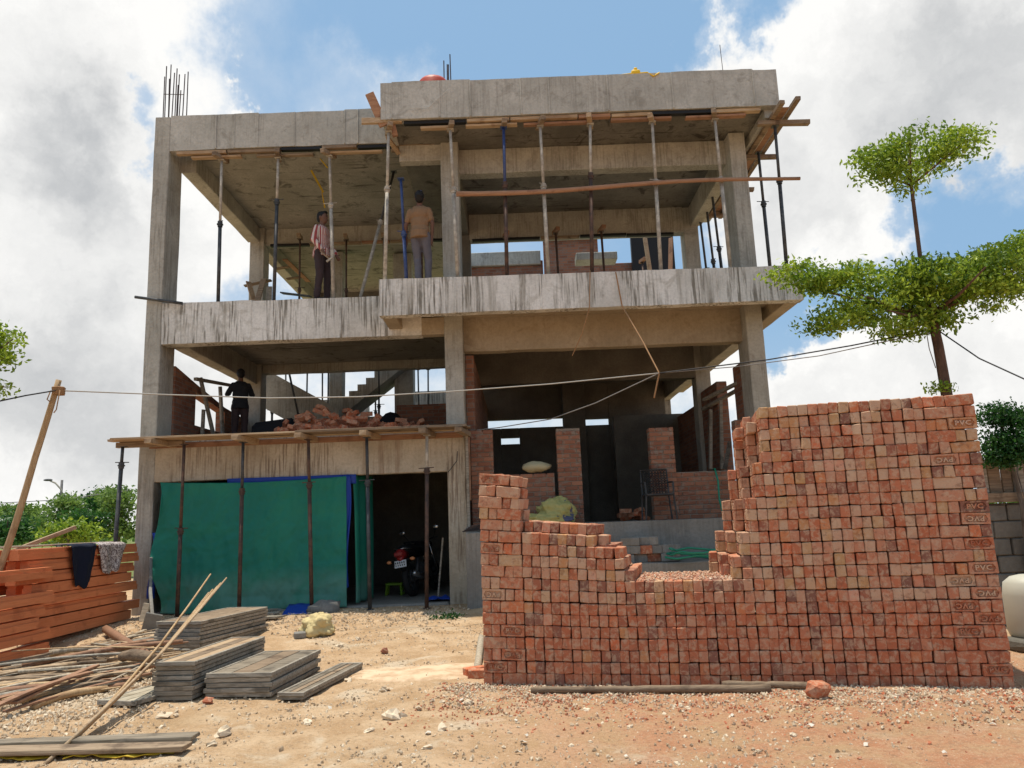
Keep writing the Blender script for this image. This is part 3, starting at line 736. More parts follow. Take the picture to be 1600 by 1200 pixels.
# --- top storey, left bay
Z2, g2 = 5.655, 'props along the left edge of the top storey'
for i, (ub, ut, lo, up, sp) in enumerate([(341, 347, 'steel_dark', 'steel_cement', .56), (428, 435, 'steel_dark', 'steel_cement', .7), (521, 515, 'steel_cement', 'steel_cement', .66)]):
    bx = W(ub, 467, 13.64); tx = W(ut, 232, 13.64)
    prop(['dark lower tubed steel prop nearest the corner column on the upper floor', 'half pale steel prop at the middle of the upper left bay', 'cement splashed steel prop beside the man in the striped shirt'][i], zfix(bx, Z2), (tx.x, 13.64, 8.5), None, lo, up, sp, ('wood_old', random.uniform(-.6, .3)))
# --- top storey, overhang edge
YO = 12.68; Z2b = 5.645
ov = [(601, 607, 'steel_cement', .62, 'cement splashed prop under the stepped corner of the roof'), (715, 703, 'steel_cement', .6, 'pale prop standing against the middle column of the upper floor'), (792, 786, 'steel_rust', .62, 'steel prop with a blue painted upper tube under the roof edge'),
      (857, 843, 'steel_cement', .6, None), (925, 921, 'steel_rust', .66, None), (1033, 1018, 'steel_cement', .6, None), (1142, 1116, 'steel_cement', .6, 'leaning prop tied to the end of the rail near the corner column')]
for ub, ut, lo, sp, lab in ov:
    bx = W(ub, 426, YO); tx = W(ut, 178, YO)
    up = 'steel_blue' if ub == 792 else 'steel_cement'
    prop(lab or 'cement grey steel prop crossed by the long wooden rail under the roof edge', zfix(bx, Z2b), (tx.x, YO, 8.43), None if lab else 'props crossed by the wooden rail', lo, up, sp, ('wood_new' if ub in (925, 1033) else 'wood_old', random.uniform(-.4, .4)))
# outside the corner column
for ub, ut, Y, lab in [(1203, 1181, 13.75, 'black steel prop outside the corner column under the roof rails'), (1229, 1211, 12.75, 'black steel prop at the outer corner of the upper slab')]:
    bx = W(ub, 416, Y); tx = W(ut, 200, Y); prop(lab, (bx.x if bx.x < 4.93 else 4.93, Y, 5.64), (tx.x, Y, 8.30), None, 'steel_dark', 'steel_dark', .62)
for k, (ub, Y) in enumerate([(1106, 16.8), (1118, 16.2), (1129, 15.4), (1098, 17.7)]):
    bx = W(ub, 410, Y); prop('black steel prop in the row along the side edge of the upper floor', (min(bx.x, 4.86), Y, 5.64), (min(bx.x-.1, 4.8), Y, 8.40), 'props along the side edge', 'steel_dark', 'steel_dark', .5)
# second row inside
for k, (u, Y) in enumerate([(794, 16.7), (873, 16.6), (945, 16.6), (1006, 20.5)]):
    bx = W(u, 420, Y); prop('dark prop standing deep inside the upper storey behind the wooden rail', (bx.x, Y, 5.61), (bx.x-.03, Y, 7.93 if Y < 18 else 8.5), 'props deep inside the upper storey', 'steel_dark', 'steel_rust', .55, ('wood_red', .2))
for k, (u, Y) in enumerate([(541, 17.6), (468, 17.4), (600, 17.6), (660, 17.8)]):
    bx = W(u, 440, Y); prop('thin rusty prop under the inner beam behind the two men', (bx.x, Y, 5.61), (bx.x, Y, 8.34), 'props behind the two men', 'steel_rust', 'steel_rust', .55, ('wood_old', .1), r=.028)
a = W(558, 460, 14.2); c = W(607, 262, 14.2); prop('slanting steel prop with a pale foot leaning between the two men', zfix(a, 5.62), (c.x, 14.9, 8.75), None, 'steel_cement', 'steel_dark', .62)
# mezzanine props by the stair
for k, (u, vb, vt, Y) in enumerate([(425, 640, 566, 19.2), (448, 640, 566, 21.4), (478, 640, 566, 21.0), (504, 640, 566, 21.6), (512, 640, 566, 20.7), (526, 640, 566, 21.5), (587, 650, 564, 21.0), (592, 665, 558, 18.6), (634, 640, 585, 22.0), (644, 640, 585, 21.4), (655, 640, 585, 22.2), (668, 640, 585, 22.2)]):
    bx = W(u, vb, Y); tx = W(u+random.uniform(-3, 3), vt, Y)
    prop('dark slender prop among those round the concrete stair', (bx.x, Y, 3.15 if Y < 18.4 else 3.1), (tx.x, Y, tx.z+.15 if Y > 18.4 else 5.2), 'props round the stair', 'steel_dark', 'steel_dark', .5, None, .03)
a, c = W(483, 650, 18.7), W(450, 564, 18.7); prop('dark prop slanting across the stair opening on the middle floor', (a.x, 18.7, 3.1), (c.x, 18.7, 5.5), None, 'steel_dark', 'steel_dark', .5)
# --- wooden rail across the props
b = MB(); p = []
for i in range(15):
    t = i/14; u = 713+(1250-713)*t; v = 303+(277-303)*t+3*math.sin(t*7); q = W(u, v, 12.60); p.append(q)
b.tube(p, [.05-.018*i/14+random.uniform(-.004, .004) for i in range(15)], 8); tag(b.build('wooden_rail', 'wood_red', None, True), 'long thin reddish pole tied across the props of the upper storey', 'pole')
# --- formwork planks left under the concrete edges
def plank_run(x0, x1, y, z, group, label, mats, rows=2):
    for r_ in range(rows):
        x = x0+random.uniform(0, .3)*r_
        while x < x1-.2:
            L = random.uniform(.55, 1.25); e = min(x1, x+L); black = random.random() < .4 and r_ == 0
            b = MB(); zz = z-.075*r_; yy = y+.01+random.uniform(-.015, .02)+.05*r_
            b.bar((x, yy, zz+random.uniform(-.008, .008)), (e, yy, zz+random.uniform(-.012, .008)), .1, .062 if r_ == 0 else .04, jit=.004)
            if black: tag(b.build('gap_strip', 'shade_black'), 'black strip standing in for the shaded gap between the planks '+label, 'strip', 'black strips '+group)  # black piece painted in where the plank gap is in shade
            else:
                m_ = random.choice(mats); tag(b.build('formwork_plank', m_), {'wood_new': 'pale yellow', 'wood_old': 'grey brown', 'wood_red': 'reddish brown'}[m_]+(' wide plank ' if r_ == 0 else ' thin lower plank ')+label, 'plank', group+' '+m_[5:]+' '+str(r_))
            x = e+(.02 if r_ == 0 else random.uniform(.05, .5))
random.seed(11)
plank_run(-6.2, -1.3, 13.56, 8.63, 'planks under the left roof edge', 'under the left part of the roof edge', ['wood_old', 'wood_new', 'wood_red', 'wood_old'])
plank_run(-1.75, 4.6, 12.62, 8.555, 'planks under the overhanging roof edge', 'under the overhanging part of the roof edge', ['wood_new', 'wood_red', 'wood_old', 'wood_new'])
plank_run(-.8, 4.1, 16.95, 7.96, 'planks under the inner roof beam', 'under the inner beam of the right bay', ['wood_red', 'wood_old'], 1)
plank_run(-5.8, -1.3, 17.95, 8.40, 'planks under the inner left beam', 'under the inner beam of the left bay', ['wood_old', 'wood_red'], 1)
plank_run(-.6, 3.6, 21.3, W(900, 372, 21.3).z, 'planks under the farthest upper beam', 'at the farthest opening of the upper storey', ['wood_red', 'wood_old'], 1)
# side rails at the outer corner
for k, (dx, lab) in enumerate([(4.80, 'inner of two long planks under the side edge of the roof'), (5.08, 'outer of two long planks under the side edge of the roof')]):
    b = MB(); b.bar((dx+.02, 12.15, 8.43+.06*k), (dx-.02, 17.2, 8.40), .09, .07, jit=.004); tag(b.build('side_rail', 'wood_old'), lab, 'plank')
b = MB(); b.bar((4.94, 12.4, 8.462), (4.94, 17.2, 8.45), .17, .02); tag(b.build('side_board', 'wood_red'), 'reddish board lying between the two side rails under the roof', 'board')
for k, (y, L) in enumerate([(12.7, .95), (14.0, .8), (15.5, .8), (16.9, .75)]):
    b = MB(); b.bar((4.55, y, 8.34), (4.55+L, y+.05, 8.345), .1, .08, jit=.006); tag(b.build('cross_bearer', 'wood_old'), 'short cross bearer carrying the two side rails under the roof', 'bearer', 'cross bearers under the side rails')
# clutter of planks at the stepped corner
for k, (a, c, m_, lab) in enumerate([((577, 146, 12.5), (600, 197, 12.62), 'wood_red', 'brown plank sticking up at the stepped corner of the roof'), ((565, 190, 12.55), (628, 188, 12.65), 'wood_new', 'pale plank lying across the prop at the stepped roof corner'),
                              ((612, 190, 12.7), (618, 213, 12.75), 'wood_red', 'short block hanging below the stepped roof corner'), ((606, 216, 12.9), (622, 238, 13.5), 'wood_new', 'pale block under the planks beside the stepped roof corner')]):
    b = MB(); b.bar(W(*a), W(*c), .16 if k == 0 else .1, .05 if k == 0 else .07, up=Vector((0, 1, 0)), jit=.005); tag(b.build('corner_plank', m_), lab, 'plank')
b = MB(); b.box(W(607, 172, 12.72), (.2, .2, .22), Euler((0, .15, .3)).to_matrix(), .006); tag(b.build('wood_box', 'wood_red'), 'brown wooden block wedged beneath the stepped roof corner', 'block')
# loose boards lying at the rear left of the upper floor
for k, (a, c, m_) in enumerate([((382, 447, 17.3), (424, 438, 17.3), 'wood_old'), ((388, 440, 17.2), (396, 468, 17.0), 'wood_new'), ((412, 436, 17.2), (402, 470, 16.8), 'wood_old'), ((421, 448, 17.0), (420, 470, 16.8), 'wood_grey'),
                            ((440, 458, 16.0), (485, 463, 15.8), 'steel_dark'), ((432, 420, 19.0), (452, 417, 19.0), 'wood_old'), ((448, 436, 19.5), (470, 433, 19.5), 'wood_old'), ((445, 405, 19.0), (482, 440, 21.0), 'wood_red')]):
    b = MB(); b.bar(W(*a), W(*c), .13, .03, jit=.004); tag(b.build('loose_board', m_), 'loose board in the clutter at the back left of the upper floor', 'board', 'loose boards on the upper floor')
for k, (a, c) in enumerate([((1008, 372, 19.5), (1025, 418, 19.2)), ((1048, 372, 19.6), (1036, 420, 19.2)), ((1075, 375, 18.3), (1060, 420, 18.2)), ((1082, 380, 18.2), (1070, 420, 18.0))]):
    b = MB(); b.bar(W(*a), zfix(W(*c), 5.61), .12, .05, jit=.005); tag(b.build('leaning_plank', 'wood_red' if k % 2 else 'wood_new'), 'plank leaning at the dark back corner of the upper storey', 'plank', 'planks leaning at the back')
for k, (a, c, lab) in enumerate([((885, 280, 16), (0, 0, 0), '')][:0]): pass
# --- things on the roof
def rebar_bundle(label, pts, z0, h, n, seed):
    random.seed(seed); t = thing('rebar_bundle', label, 'rebar', (pts[0], pts[1], z0))
    for i in range(n):
        x = pts[0]+(i-(n-1)/2)*pts[2]; y = pts[1]+random.uniform(-.15, .25); hh = h*random.uniform(.55, 1)
        b = MB(); b.cyl((x, y, z0), (x+random.uniform(-.02, .02), y, z0+hh), .011, None, 6); b.build('bar', 'rebar', t)
    b = MB(); b.bar((pts[0]-pts[2]*n/2, pts[1]-.05, z0+h*.5), (pts[0]+pts[2]*n/2, pts[1]-.05, z0+h*.48), .012, .012); b.build('tie', 'rebar', t)
q = W(270, 182, 13.7); rebar_bundle('tall bundle of rebar rising above the left corner column', (q.x, 13.75, .037), 9.34, 1.25, 11, 3)
q = W(698, 126, 13.6); rebar_bundle('short cluster of rebar rising from the roof by a red tub', (q.x, 13.7, .05), 8.8, 1.95, 4, 5)
b = MB(); q = W(1130, 100, 13.4); b.cyl((q.x, 13.4, 8.8), (q.x-.03, 13.4, W(1130, 70, 13.4).z), .006, None, 5); tag(b.build('thin_rod', 'rebar'), 'single thin rod standing on the roof far from the rebar', 'rod')
mat('plastic_red', solid((.42, .05, .025), .15), .5)
b = MB(); q = W(677, 126, 13.3)
for k in range(1): b.tube([(q.x, 13.3, 8.82), (q.x, 13.3, q.z-.1), (q.x, 13.3, q.z-.03), (q.x, 13.3, q.z)], [.27, .3, .25, .10], 18)
tag(b.build('tub', 'plastic_red', None, True), 'round red plastic tub upturned on the roof', 'tub')
mat('plastic_yellow', solid((.75, .48, .02), .1), .5)
b = MB(); q = W(993, 112, 12.62); zt9 = 9.313
b.box((q.x, 12.62, zt9+.05), (.16, .1, .1), None, .02); b.box((q.x, 12.62, zt9+.12), (.06, .06, .06), None, .01); b.tube([(q.x-.35, 12.62, zt9+.02), (q.x-.1, 12.6, zt9+.03), (q.x+.2, 12.58, zt9+.03), (q.x+.3, 12.53, zt9-.08), (q.x+.38, 12.53, zt9-.03), (q.x+.42, 12.6, zt9+.03)], .014, 6)
tag(b.build('cord_reel', 'plastic_yellow', None, True), 'yellow cord with its reel lying on the roof edge', 'cord')
# strips of yellow tape hanging from the ceiling
for k, (a, c) in enumerate([((486, 266, 14.6), (505, 300, 15.2)), ((503, 300, 15.2), (508, 325, 15.3)), ((500, 248, 14.3), (512, 262, 14.4))]):
    b = MB(); A, C = W(*a), W(*c); A.z = min(A.z, 8.85); b.bar(A, C, .028, .01, up=Vector((0, 1, 0)), jit=.008); tag(b.build('yellow_strip', 'cord_yellow'), 'yellow cloth strip hanging from the upper left ceiling', 'strip', 'yellow strips under the ceiling')
# bamboo stub at the left end of the second floor
b = MB(); b.cyl(W(211, 464, 13.42), W(285, 474, 13.42), .028, None, 8); tag(b.build('rod_stub', 'steel_dark', None, True), 'dark rod sticking out sideways at the left corner of the upper floor', 'rod')
# ============================================================ TARPS
mat('tarp_green', lambda N, t, r: (lambda P: (N.mix(N.ramp(N.noise(N.scale(P, (1, 1, 1.5)), 1.3, 5), .4, .7), N.mix(N.ramp((lambda s: (N.put(s, 0, P), s.outputs[2])[1])(N.node('ShaderNodeSeparateXYZ')), .95, .55), (.010, .175, .13), (.075, .23, .18)), (.014, .20, .13)), N.math('ADD', N.noise(P, 140, 3), N.math('MULTIPLY', N.noise(N.scale(P, (2, 2, 9)), 1.0, 4), 3)), .5, .006))(wpos(N)), .6, .3)
mat('tarp_blue', solid((.015, .06, .38), .2), .5)
def cloth(name, m, corners, nu, nv, disp, parent=None):
    b = MB(); vs = []
    for j in range(nv+1):
        for i in range(nu+1):
            s, t = i/nu, j/nv; p = corners(s, t)+disp(s, t); vs.append(p)
    fs = [[j*(nu+1)+i, j*(nu+1)+i+1, (j+1)*(nu+1)+i+1, (j+1)*(nu+1)+i] for j in range(nv) for i in range(nu)]
    b.add(vs, fs); o = b.build(name, m, parent, True)
    sd = o.modifiers.new('s', 'SOLIDIFY'); sd.thickness = .006; return o
YT = 13.40
A0, A1, A2, A3 = W(249, 754, YT), W(541, 744, YT), W(243, 958, YT), W(543, 957, YT)
A2.z = A3.z = .20
def gc(s, t):
    p = A0.lerp(A1, s).lerp(A2.lerp(A3, s), t); return p
def gd(s, t):
    w = .04*math.sin(s*9+2*t)*t+.05*noise.noise(Vector((s*6, t*2.5, 1)))+.03*noise.noise(Vector((s*19, t*3.2, 4)))+.014*noise.noise(Vector((s*40+t*9, t*12, 4)))
    e = math.exp(-s*26)
    w += -.12*e*(0.6+.5*math.sin(t*11)); sag = -.05*math.sin(math.pi*s)*(1-t)
    dx = .09*e*math.sin(t*7.5+.6)
    w += .022*abs(noise.noise(Vector((s*11+t*6, t*7-s*3, 9))))+.012*abs(noise.noise(Vector((s*26-t*8, t*16, 2))))+.02*abs(noise.noise(Vector((s*3, t*9+s*2, 14))))
    w += .03*abs((s*13+.3*math.sin(t*3)) % 1-.5)*(1-t)**1.5+.05*abs((s*5.3+.35*t) % 1-.5)*t*.7
    w += -.18*max(0, t-.9)*10*(.5+.5*math.sin(s*17))*.6
    return Vector((dx, w-.02, sag+.035*noise.noise(Vector((s*9, 3, 0)))*t))
tag(cloth('green_tarp', 'tarp_green', gc, 170, 90, gd), 'wide green tarp hung across most of the garage opening', 'tarp')
B0, B1 = W(355, 748, 13.47), W(556, 741, 13.47)
tag(cloth('blue_tarp', 'tarp_blue', lambda s, t: B0.lerp(B1, s)+Vector((0, .03*t, -t*(.16+.28*0))), 40, 4, lambda s, t: Vector((0, .015*math.sin(s*40), 0))), 'strip of blue tarp showing above the green tarp', 'tarp')
C0, C1 = W(533, 749, 13.44), W(547, 748, 13.44)
tag(cloth('blue_tarp', 'tarp_blue', lambda s, t: Vector((C0.x+(C1.x-C0.x)*s-.02*t+.03*math.sin(t*6), 13.44, 2.42-t*2.0*(1-.05*s))), 6, 30, lambda s, t: Vector((0, .02*math.sin(s*9+t*5), 0))), 'blue tarp edge hanging down beside the green tarp', 'tarp')
C0 = W(246, 840, 13.44)
tag(cloth('blue_tarp', 'tarp_blue', lambda s, t: Vector((C0.x-.1+.12*s, 13.45, 1.55-t*1.1)), 5, 16, lambda s, t: Vector((.04*math.sin(t*5), .02*math.sin(s*9+t*5), 0))), 'scrap of blue tarp showing at the left of the green tarp', 'tarp')
C0, C1 = W(551, 747, 13.55), W(583, 746, 14.7)
tag(cloth('side_tarp', 'tarp_green', lambda s, t: Vector((C0.x+(C1.x-C0.x)*s+.06*math.sin(t*2)*(1-s), 13.52+1.1*s, 2.44-t*2.2)), 30, 30, lambda s, t: Vector((.04*math.sin(s*16), .02*math.sin(t*8+s*4), 0))), 'second green tarp folded back into the garage by the motorcycle', 'tarp')
# tarp ends and boards lying at the foot
b = MB()
for k, (u0, u1, v) in enumerate([(378, 432, 962), (392, 438, 968), (385, 428, 957)]):
    b = MB(); b.bar(G(u0, v)+Vector((0, 0, .03)), G(u1, v+1)+Vector((0, 0, .05)), .2, .03, jit=.006); tag(b.build('foot_board', 'wood_grey'), 'grey board lying flat at the foot of the green tarp', 'board', 'boards at the foot of the tarp')
q = G(465, 968); q1 = G(440, 962)
tag(cloth('blue_sheet', 'tarp_blue', lambda s, t: Vector((q1.x+.75*s, 12.75+.45*t, .30-.14*(1-t))), 14, 6, lambda s, t: Vector((0, 0, .035*noise.noise(Vector((s*6, t*5, 2)))))), 'crumpled blue sheet lying on the ground before the tarp', 'sheet')
b = MB(); q = G(497, 958); b.ell(q+Vector((.1, .1, .05)), .26, .2, .13, 14, 8, None, .5, .5); tag(b.build('cement_lump', 'concrete_plinth', None, True), 'grey lump of set cement at the foot of the middle prop', 'lump')
# ============================================================ BRICKS ON THE MEZZANINE
random.seed(21)
LB = []
for _i in range(10):
    _b = MB(); _b.box((0, 0, 0), (.228, .108, .08), None, .006, random.choice([.2, .3, .42, .5, .44, .9]), .004); _m = _b.mesh('loose_brick'); _m.materials.append(MATS['brick']); LB.append(_m)
def pile_h(x):           # outline of the heap along the floor edge
    return .62*math.exp(-((x+3.8)/.72)**2)+.40*math.exp(-((x+2.75)/.75)**2)+.18*math.exp(-((x+1.9)/.6)**2)+.05
cnt = 0
for lay in range(13):
    for _ in range(48):
        x = random.uniform(-4.9, -1.5); y = random.uniform(13.95, 15.2); z = 3.15+.06+lay*.078
        ridge = pile_h(x)*(1-abs(y-14.75)/1.0)
        if z-3.15 > ridge+.02 or (z-3.15 < ridge-.2 and lay > 0): continue
        if lay == 0 and random.random() < .55: continue
        o = D.objects.new('loose_brick', random.choice(LB)); COL.objects.link(o); o.location = (x, y, z)
        o.rotation_euler = (random.gauss(0, .45), random.gauss(0, .4), random.random()*6.3) if lay else (random.choice([0, 0, 1.57]), 0, random.random()*6.3)
        tag(o, 'loose red brick in the tumbled heap on the middle floor', 'brick', 'bricks tumbled on the middle floor'); cnt += 1
# core so that the heap has no holes
b = MB(); vs = []; nx, ny = 30, 8
for j in range(ny+1):
    for i in range(nx+1):
        x = -4.9+3.4*i/nx; y = 13.95+1.5*j/ny; h = max(0, pile_h(x)*(1-abs(y-14.75)/.9)-.12)*.8; vs.append((x, y, 3.15+h+.03*noise.noise(Vector((x*6, y*6, 0)))))
fs = [[j*(nx+1)+i, j*(nx+1)+i+1, (j+1)*(nx+1)+i+1, (j+1)*(nx+1)+i] for j in range(ny) for i in range(nx)]
b.add(vs, fs, .3); tag(b.build('brick_heap_rubble', 'brick'), 'brick rubble filling the heap on the middle floor', 'rubble', None, 'stuff')
# dark sack, and a dark box put in for shade on the mezzanine
mat('dark_cloth', solid((.02, .022, .028)), .9)
b = MB(); q = W(425, 650, 15.6); b.box((q.x+.1, 15.6, 3.15+.28), (.9, .6, .56), None, .08, .5, .04); tag(b.build('shade_box', 'dark_cloth'), 'large dark box standing in for the shade behind the brick heap', 'shade box')  # added dark box in place of the unlit zone behind the heap
b = MB(); q = W(610, 660, 16.2); b.ell((q.x, 16.2, 3.15+.3), .42, .3, .42, 12, 8, None, .5, .3); tag(b.build('dark_sack', 'dark_cloth', None, True), 'dark sack slumped behind the brick heap by the stair', 'sack')
b = MB(); q = W(655, 655, 16.8); b.bb((q.x-.5, 16.8, 3.15), (q.x+.75, 17.0, W(655, 632, 16.8).z), .01); tag(b.build('low_brick_screen', 'brickwork'), 'low dark brick screen behind the heap by the middle column', 'wall')
for k, (a, c) in enumerate([((313, 590, 15.0), (340, 680, 15.6)), ((318, 640, 15.2), (316, 680, 15.2)), ((305, 592, 14.6), (375, 605, 17.0)), ((344, 604, 15.6), (350, 680, 15.7))]):
    b = MB(); A, C = W(*a), W(*c)
    if k != 2: C.z = 3.15
    b.bar(A, C, .07, .06, jit=.004); tag(b.build('frame_batten', 'wood_grey'), 'grey batten propped in the side opening of the middle floor', 'batten', 'battens in the side opening')
# ============================================================ UPPER GROUND FLOOR
mat('chair_metal', steelfn((.015, .015, .016), (.04, .038, .036)), .5, .5)
def chair():
    q = W(1030, 806, 13.32); x, y, z = q.x, 13.32, 1.455
    t = thing('chair', 'dark metal garden chair with pierced back on the porch', 'chair', (x, y, z))
    w = .23
    for sx in (-1, 1):
        for sy, yy in ((-1, y-.22), (1, y+.2)):
            b = MB(); b.tube([(x+sx*(w+.03), yy, z), (x+sx*w, yy+.02, z+.42)], .016, 7); b.build('leg', 'chair_metal', t)
        b = MB(); b.tube([(x+sx*w, y-.22, z+.42), (x+sx*(w+.01), y-.2, z+.62), (x+sx*w, y+.18, z+.63)], .016, 7); b.build('armrest', 'chair_metal', t)
    b = MB(); b.bb((x-w, y-.23, z+.40), (x+w, y+.22, z+.435), .01); b.build('seat', 'chair_metal', t)
    b = MB(); R = [(x-w, y+.2, z+.42), (x-w, y+.27, z+.86), (x+w, y+.27, z+.86), (x+w, y+.2, z+.42)]; b.tube(R, .017, 7)
    bk = b.build('back_frame', 'chair_metal', t)
    random.seed(5)
    b = MB()
    for i in range(9):
        for j in range(9):
            cx = x-w+.025+i*(2*w-.05)/8; cz = z+.46+j*.045; cy = y+.2+.07*(cz-z-.42)/.44
            r_ = .024; pts = [(cx+r_*math.cos(a_), cy, cz+r_*math.sin(a_)) for a_ in [k*math.pi/3+i for k in range(7)]]; b.tube(pts, .0065, 4, cap=False)
    b.build('lattice', 'chair_metal', bk)
chair()
mat('hose_green', solid((.01, .22, .13), .15), .45, .5)
b = MB(); pts = [W(1116, 733, 13.74)+Vector((0, .1, 0)), W(1117, 734, 13.72)+Vector((0, 0, .02)), W(1122, 752, 13.66), W(1124, 780, 13.5), W(1129, 800, 13.3), W(1137, 815, 12.98), W(1138, 835, 12.93), W(1130, 862, 12.9)]
q = W(1110, 880, 12.5); ctr = Vector((q.x-.15, 12.42, .80))
for k in range(44): 
    a_ = k*.38; rr = .42+.05*math.sin(k*.9)+.03*(k % 5)*.3; pts.append(ctr+Vector((rr*1.15*math.cos(a_), .35*rr*math.sin(a_)+.05, .02+.004*k+.02*math.sin(k*1.7))))
b.tube(pts, .017, 7); tag(b.build('garden_hose', 'hose_green', None, True), 'green hose hanging over the low wall and coiled on the step', 'hose')
mat('sack_yellow', lambda N, t, r: (N.mix(N.ramp(N.noise(t, 3.5, 2, .5, .3), .60, .63), N.mix(N.noise(wpos(N), 30), (.30, .29, .08), (.42, .39, .17)), (.06, .07, .13)), N.noise(wpos(N), 25), .5, .02), .6)
mat('sack_cement', solid((.50, .44, .27), .2, 6), .85)
mat('sack_woven', solid((.62, .50, .25), .18, 9, .4), .8)
q = W(838, 735, 13.82); b = MB(); b.ell((q.x, 13.86, q.z+.06), .26, .16, .10, 18, 10, None, .5, .25); tag(b.build('cement_bag', 'sack_cement', None, True), 'pale cement bag lying on the low wall between brick piers', 'bag')
# crumpled bags on the porch
def crumple(name, m, c, rx, ry, rz, lab, cat, seed, sub=64):
    vs = []; fs = []; n, k_ = sub, sub//2
    for i in range(k_+1):
        ph = math.pi*i/k_
        for k in range(n):
            th = 2*math.pi*k/n; d = Vector((math.sin(ph)*math.cos(th), math.sin(ph)*math.sin(th), math.cos(ph)))
            r_ = .95+.35*noise.noise(d*1.8+Vector((seed, 0, 0)))+.30*abs(noise.noise(d*3.5+Vector((0, seed, 0))))+.16*abs(noise.noise(d*8+Vector((0, 0, seed))))+.05*noise.noise(d*18)
            p = Vector((d.x*rx*r_, d.y*ry*r_, d.z*rz*r_)); p.z = max(p.z, -rz*.72); vs.append(Vector(c)+p+Vector((0, 0, rz*.72)))
    for i in range(k_):
        for k in range(n): fs.append([i*n+k, (i+1)*n+k, (i+1)*n+(k+1) % n, i*n+(k+1) % n])
    b = MB(); b.add(vs, fs); return tag(b.build(name, m, None, True, True), lab, cat)
q = W(866, 806, 13.25); crumple('plastic_sack', 'sack_yellow', (q.x+.03, 13.3, 1.45), .32, .2, .24, 'crumpled yellow and blue plastic sack heaped on the porch', 'sack', 3.3)
q = W(850, 806, 13.15); crumple('plastic_sack', 'sack_yellow', (q.x, 13.16, 1.45), .42, .1, .10, 'flat yellow sack lying before the crumpled one on the porch', 'sack', 8.1)
q = G(490, 998); crumple('woven_sack', 'sack_woven', (q.x, q.y+.2, q.z), .21, .17, .17, 'pale yellow woven sack standing on the ground before the garage', 'sack', 5.9)
b = MB(); b.box(G(469, 997)+Vector((0, 0, .04)), (.16, .1, .08), Euler((.1, 0, .4)).to_matrix(), .01, .3); tag(b.build('half_block', 'concrete_plinth'), 'small grey block beside the pale yellow sack', 'block')
# blocks on the step before the porch
random.seed(31)
BLK = [(976, 866, 0, 'g'), (996, 866, 0, 'g'), (1018, 870, 0, 'r'), (985, 854, 1, 'g'), (1004, 856, 1, 'r'), (1022, 858, 1, 'g'), (984, 844, 2, 'g'), (1000, 843, 2, 'g'), (1014, 842, 2, 'g'), (1047, 862, 0, 'g'), (1047, 850, 1, 'g')]
for u, v, l, c_ in BLK:
    q = W(u, v, 12.72); b = MB(); b.box((q.x, 12.74+random.uniform(-.06, .06), .785+.068+l*.135), (.30, .16, .13), Matrix.Rotation(random.uniform(-.25, .25), 3, 'Z'), .008, .2, .004)
    tag(b.build('paving_block', 'concrete_plinth' if c_ == 'g' else 'brick'), ('grey concrete block' if c_ == 'g' else 'dull red block')+' in the small pile on the porch step', 'block', ('grey' if c_ == 'g' else 'red')+' blocks on the porch step')
# bricks inside the dark room
for k in range(12):
    o = D.objects.new('loose_brick', random.choice(LB)); COL.objects.link(o); q = W(random.uniform(965, 1012), 795, 15.0); o.location = (q.x, 15+random.uniform(-.3, .3), 1.49+.07*(k//5)); o.rotation_euler = (0, random.uniform(-.3, .3), random.random()*6)
    tag(o, 'loose brick on the floor of the dark room behind the chair', 'brick', 'bricks in the dark room')
for k in range(5):
    b = MB(); q = W(736+k*3, 803-k*2, 12.9); b.bar((q.x-.15, 12.88, 1.38+k*.02), (q.x+.2, 12.95, 1.40+k*.025), .02, .02); tag(b.build('scrap_rod', 'rebar'), 'rusty scrap rod lying on the end wall beside the garage', 'rod', 'scrap rods on the end wall')
b = MB(); b.bar((-.83, 13.42, .2), (-.83, 13.44, 3.05), .05, .1, up=Vector((0, 1, 0))); tag(b.build('upright_batten', 'wood_grey'), 'grey upright batten standing beside the garage column', 'batten')
b = MB(); q = W(735, 700, 13.46); b.bar((-.80, 13.47, 1.9), (-.80, 13.47, 3.0), .04, .1, up=Vector((0, 1, 0))); tag(b.build('red_board', 'wood_red'), 'short reddish board standing above the grey batten', 'board')
# side opening of the upper ground floor : battens
for k, (a, c) in enumerate([((1110, 640, 15.4), (1110, 733, 15.4)), ((1126, 625, 15.0), (1128, 733, 15.0)), ((1140, 690, 14.6), (1133, 733, 14.6)), ((1098, 640, 16.0), (1165, 602, 14.4)), ((1100, 625, 15.6), (1170, 590, 14.2))]):
    b = MB(); b.bar(W(*a), W(*c), .08, .06, jit=.004); tag(b.build('opening_batten', 'wood_grey'), 'grey batten nailed in the far side opening behind the brick stack', 'batten', 'battens in the far side opening')
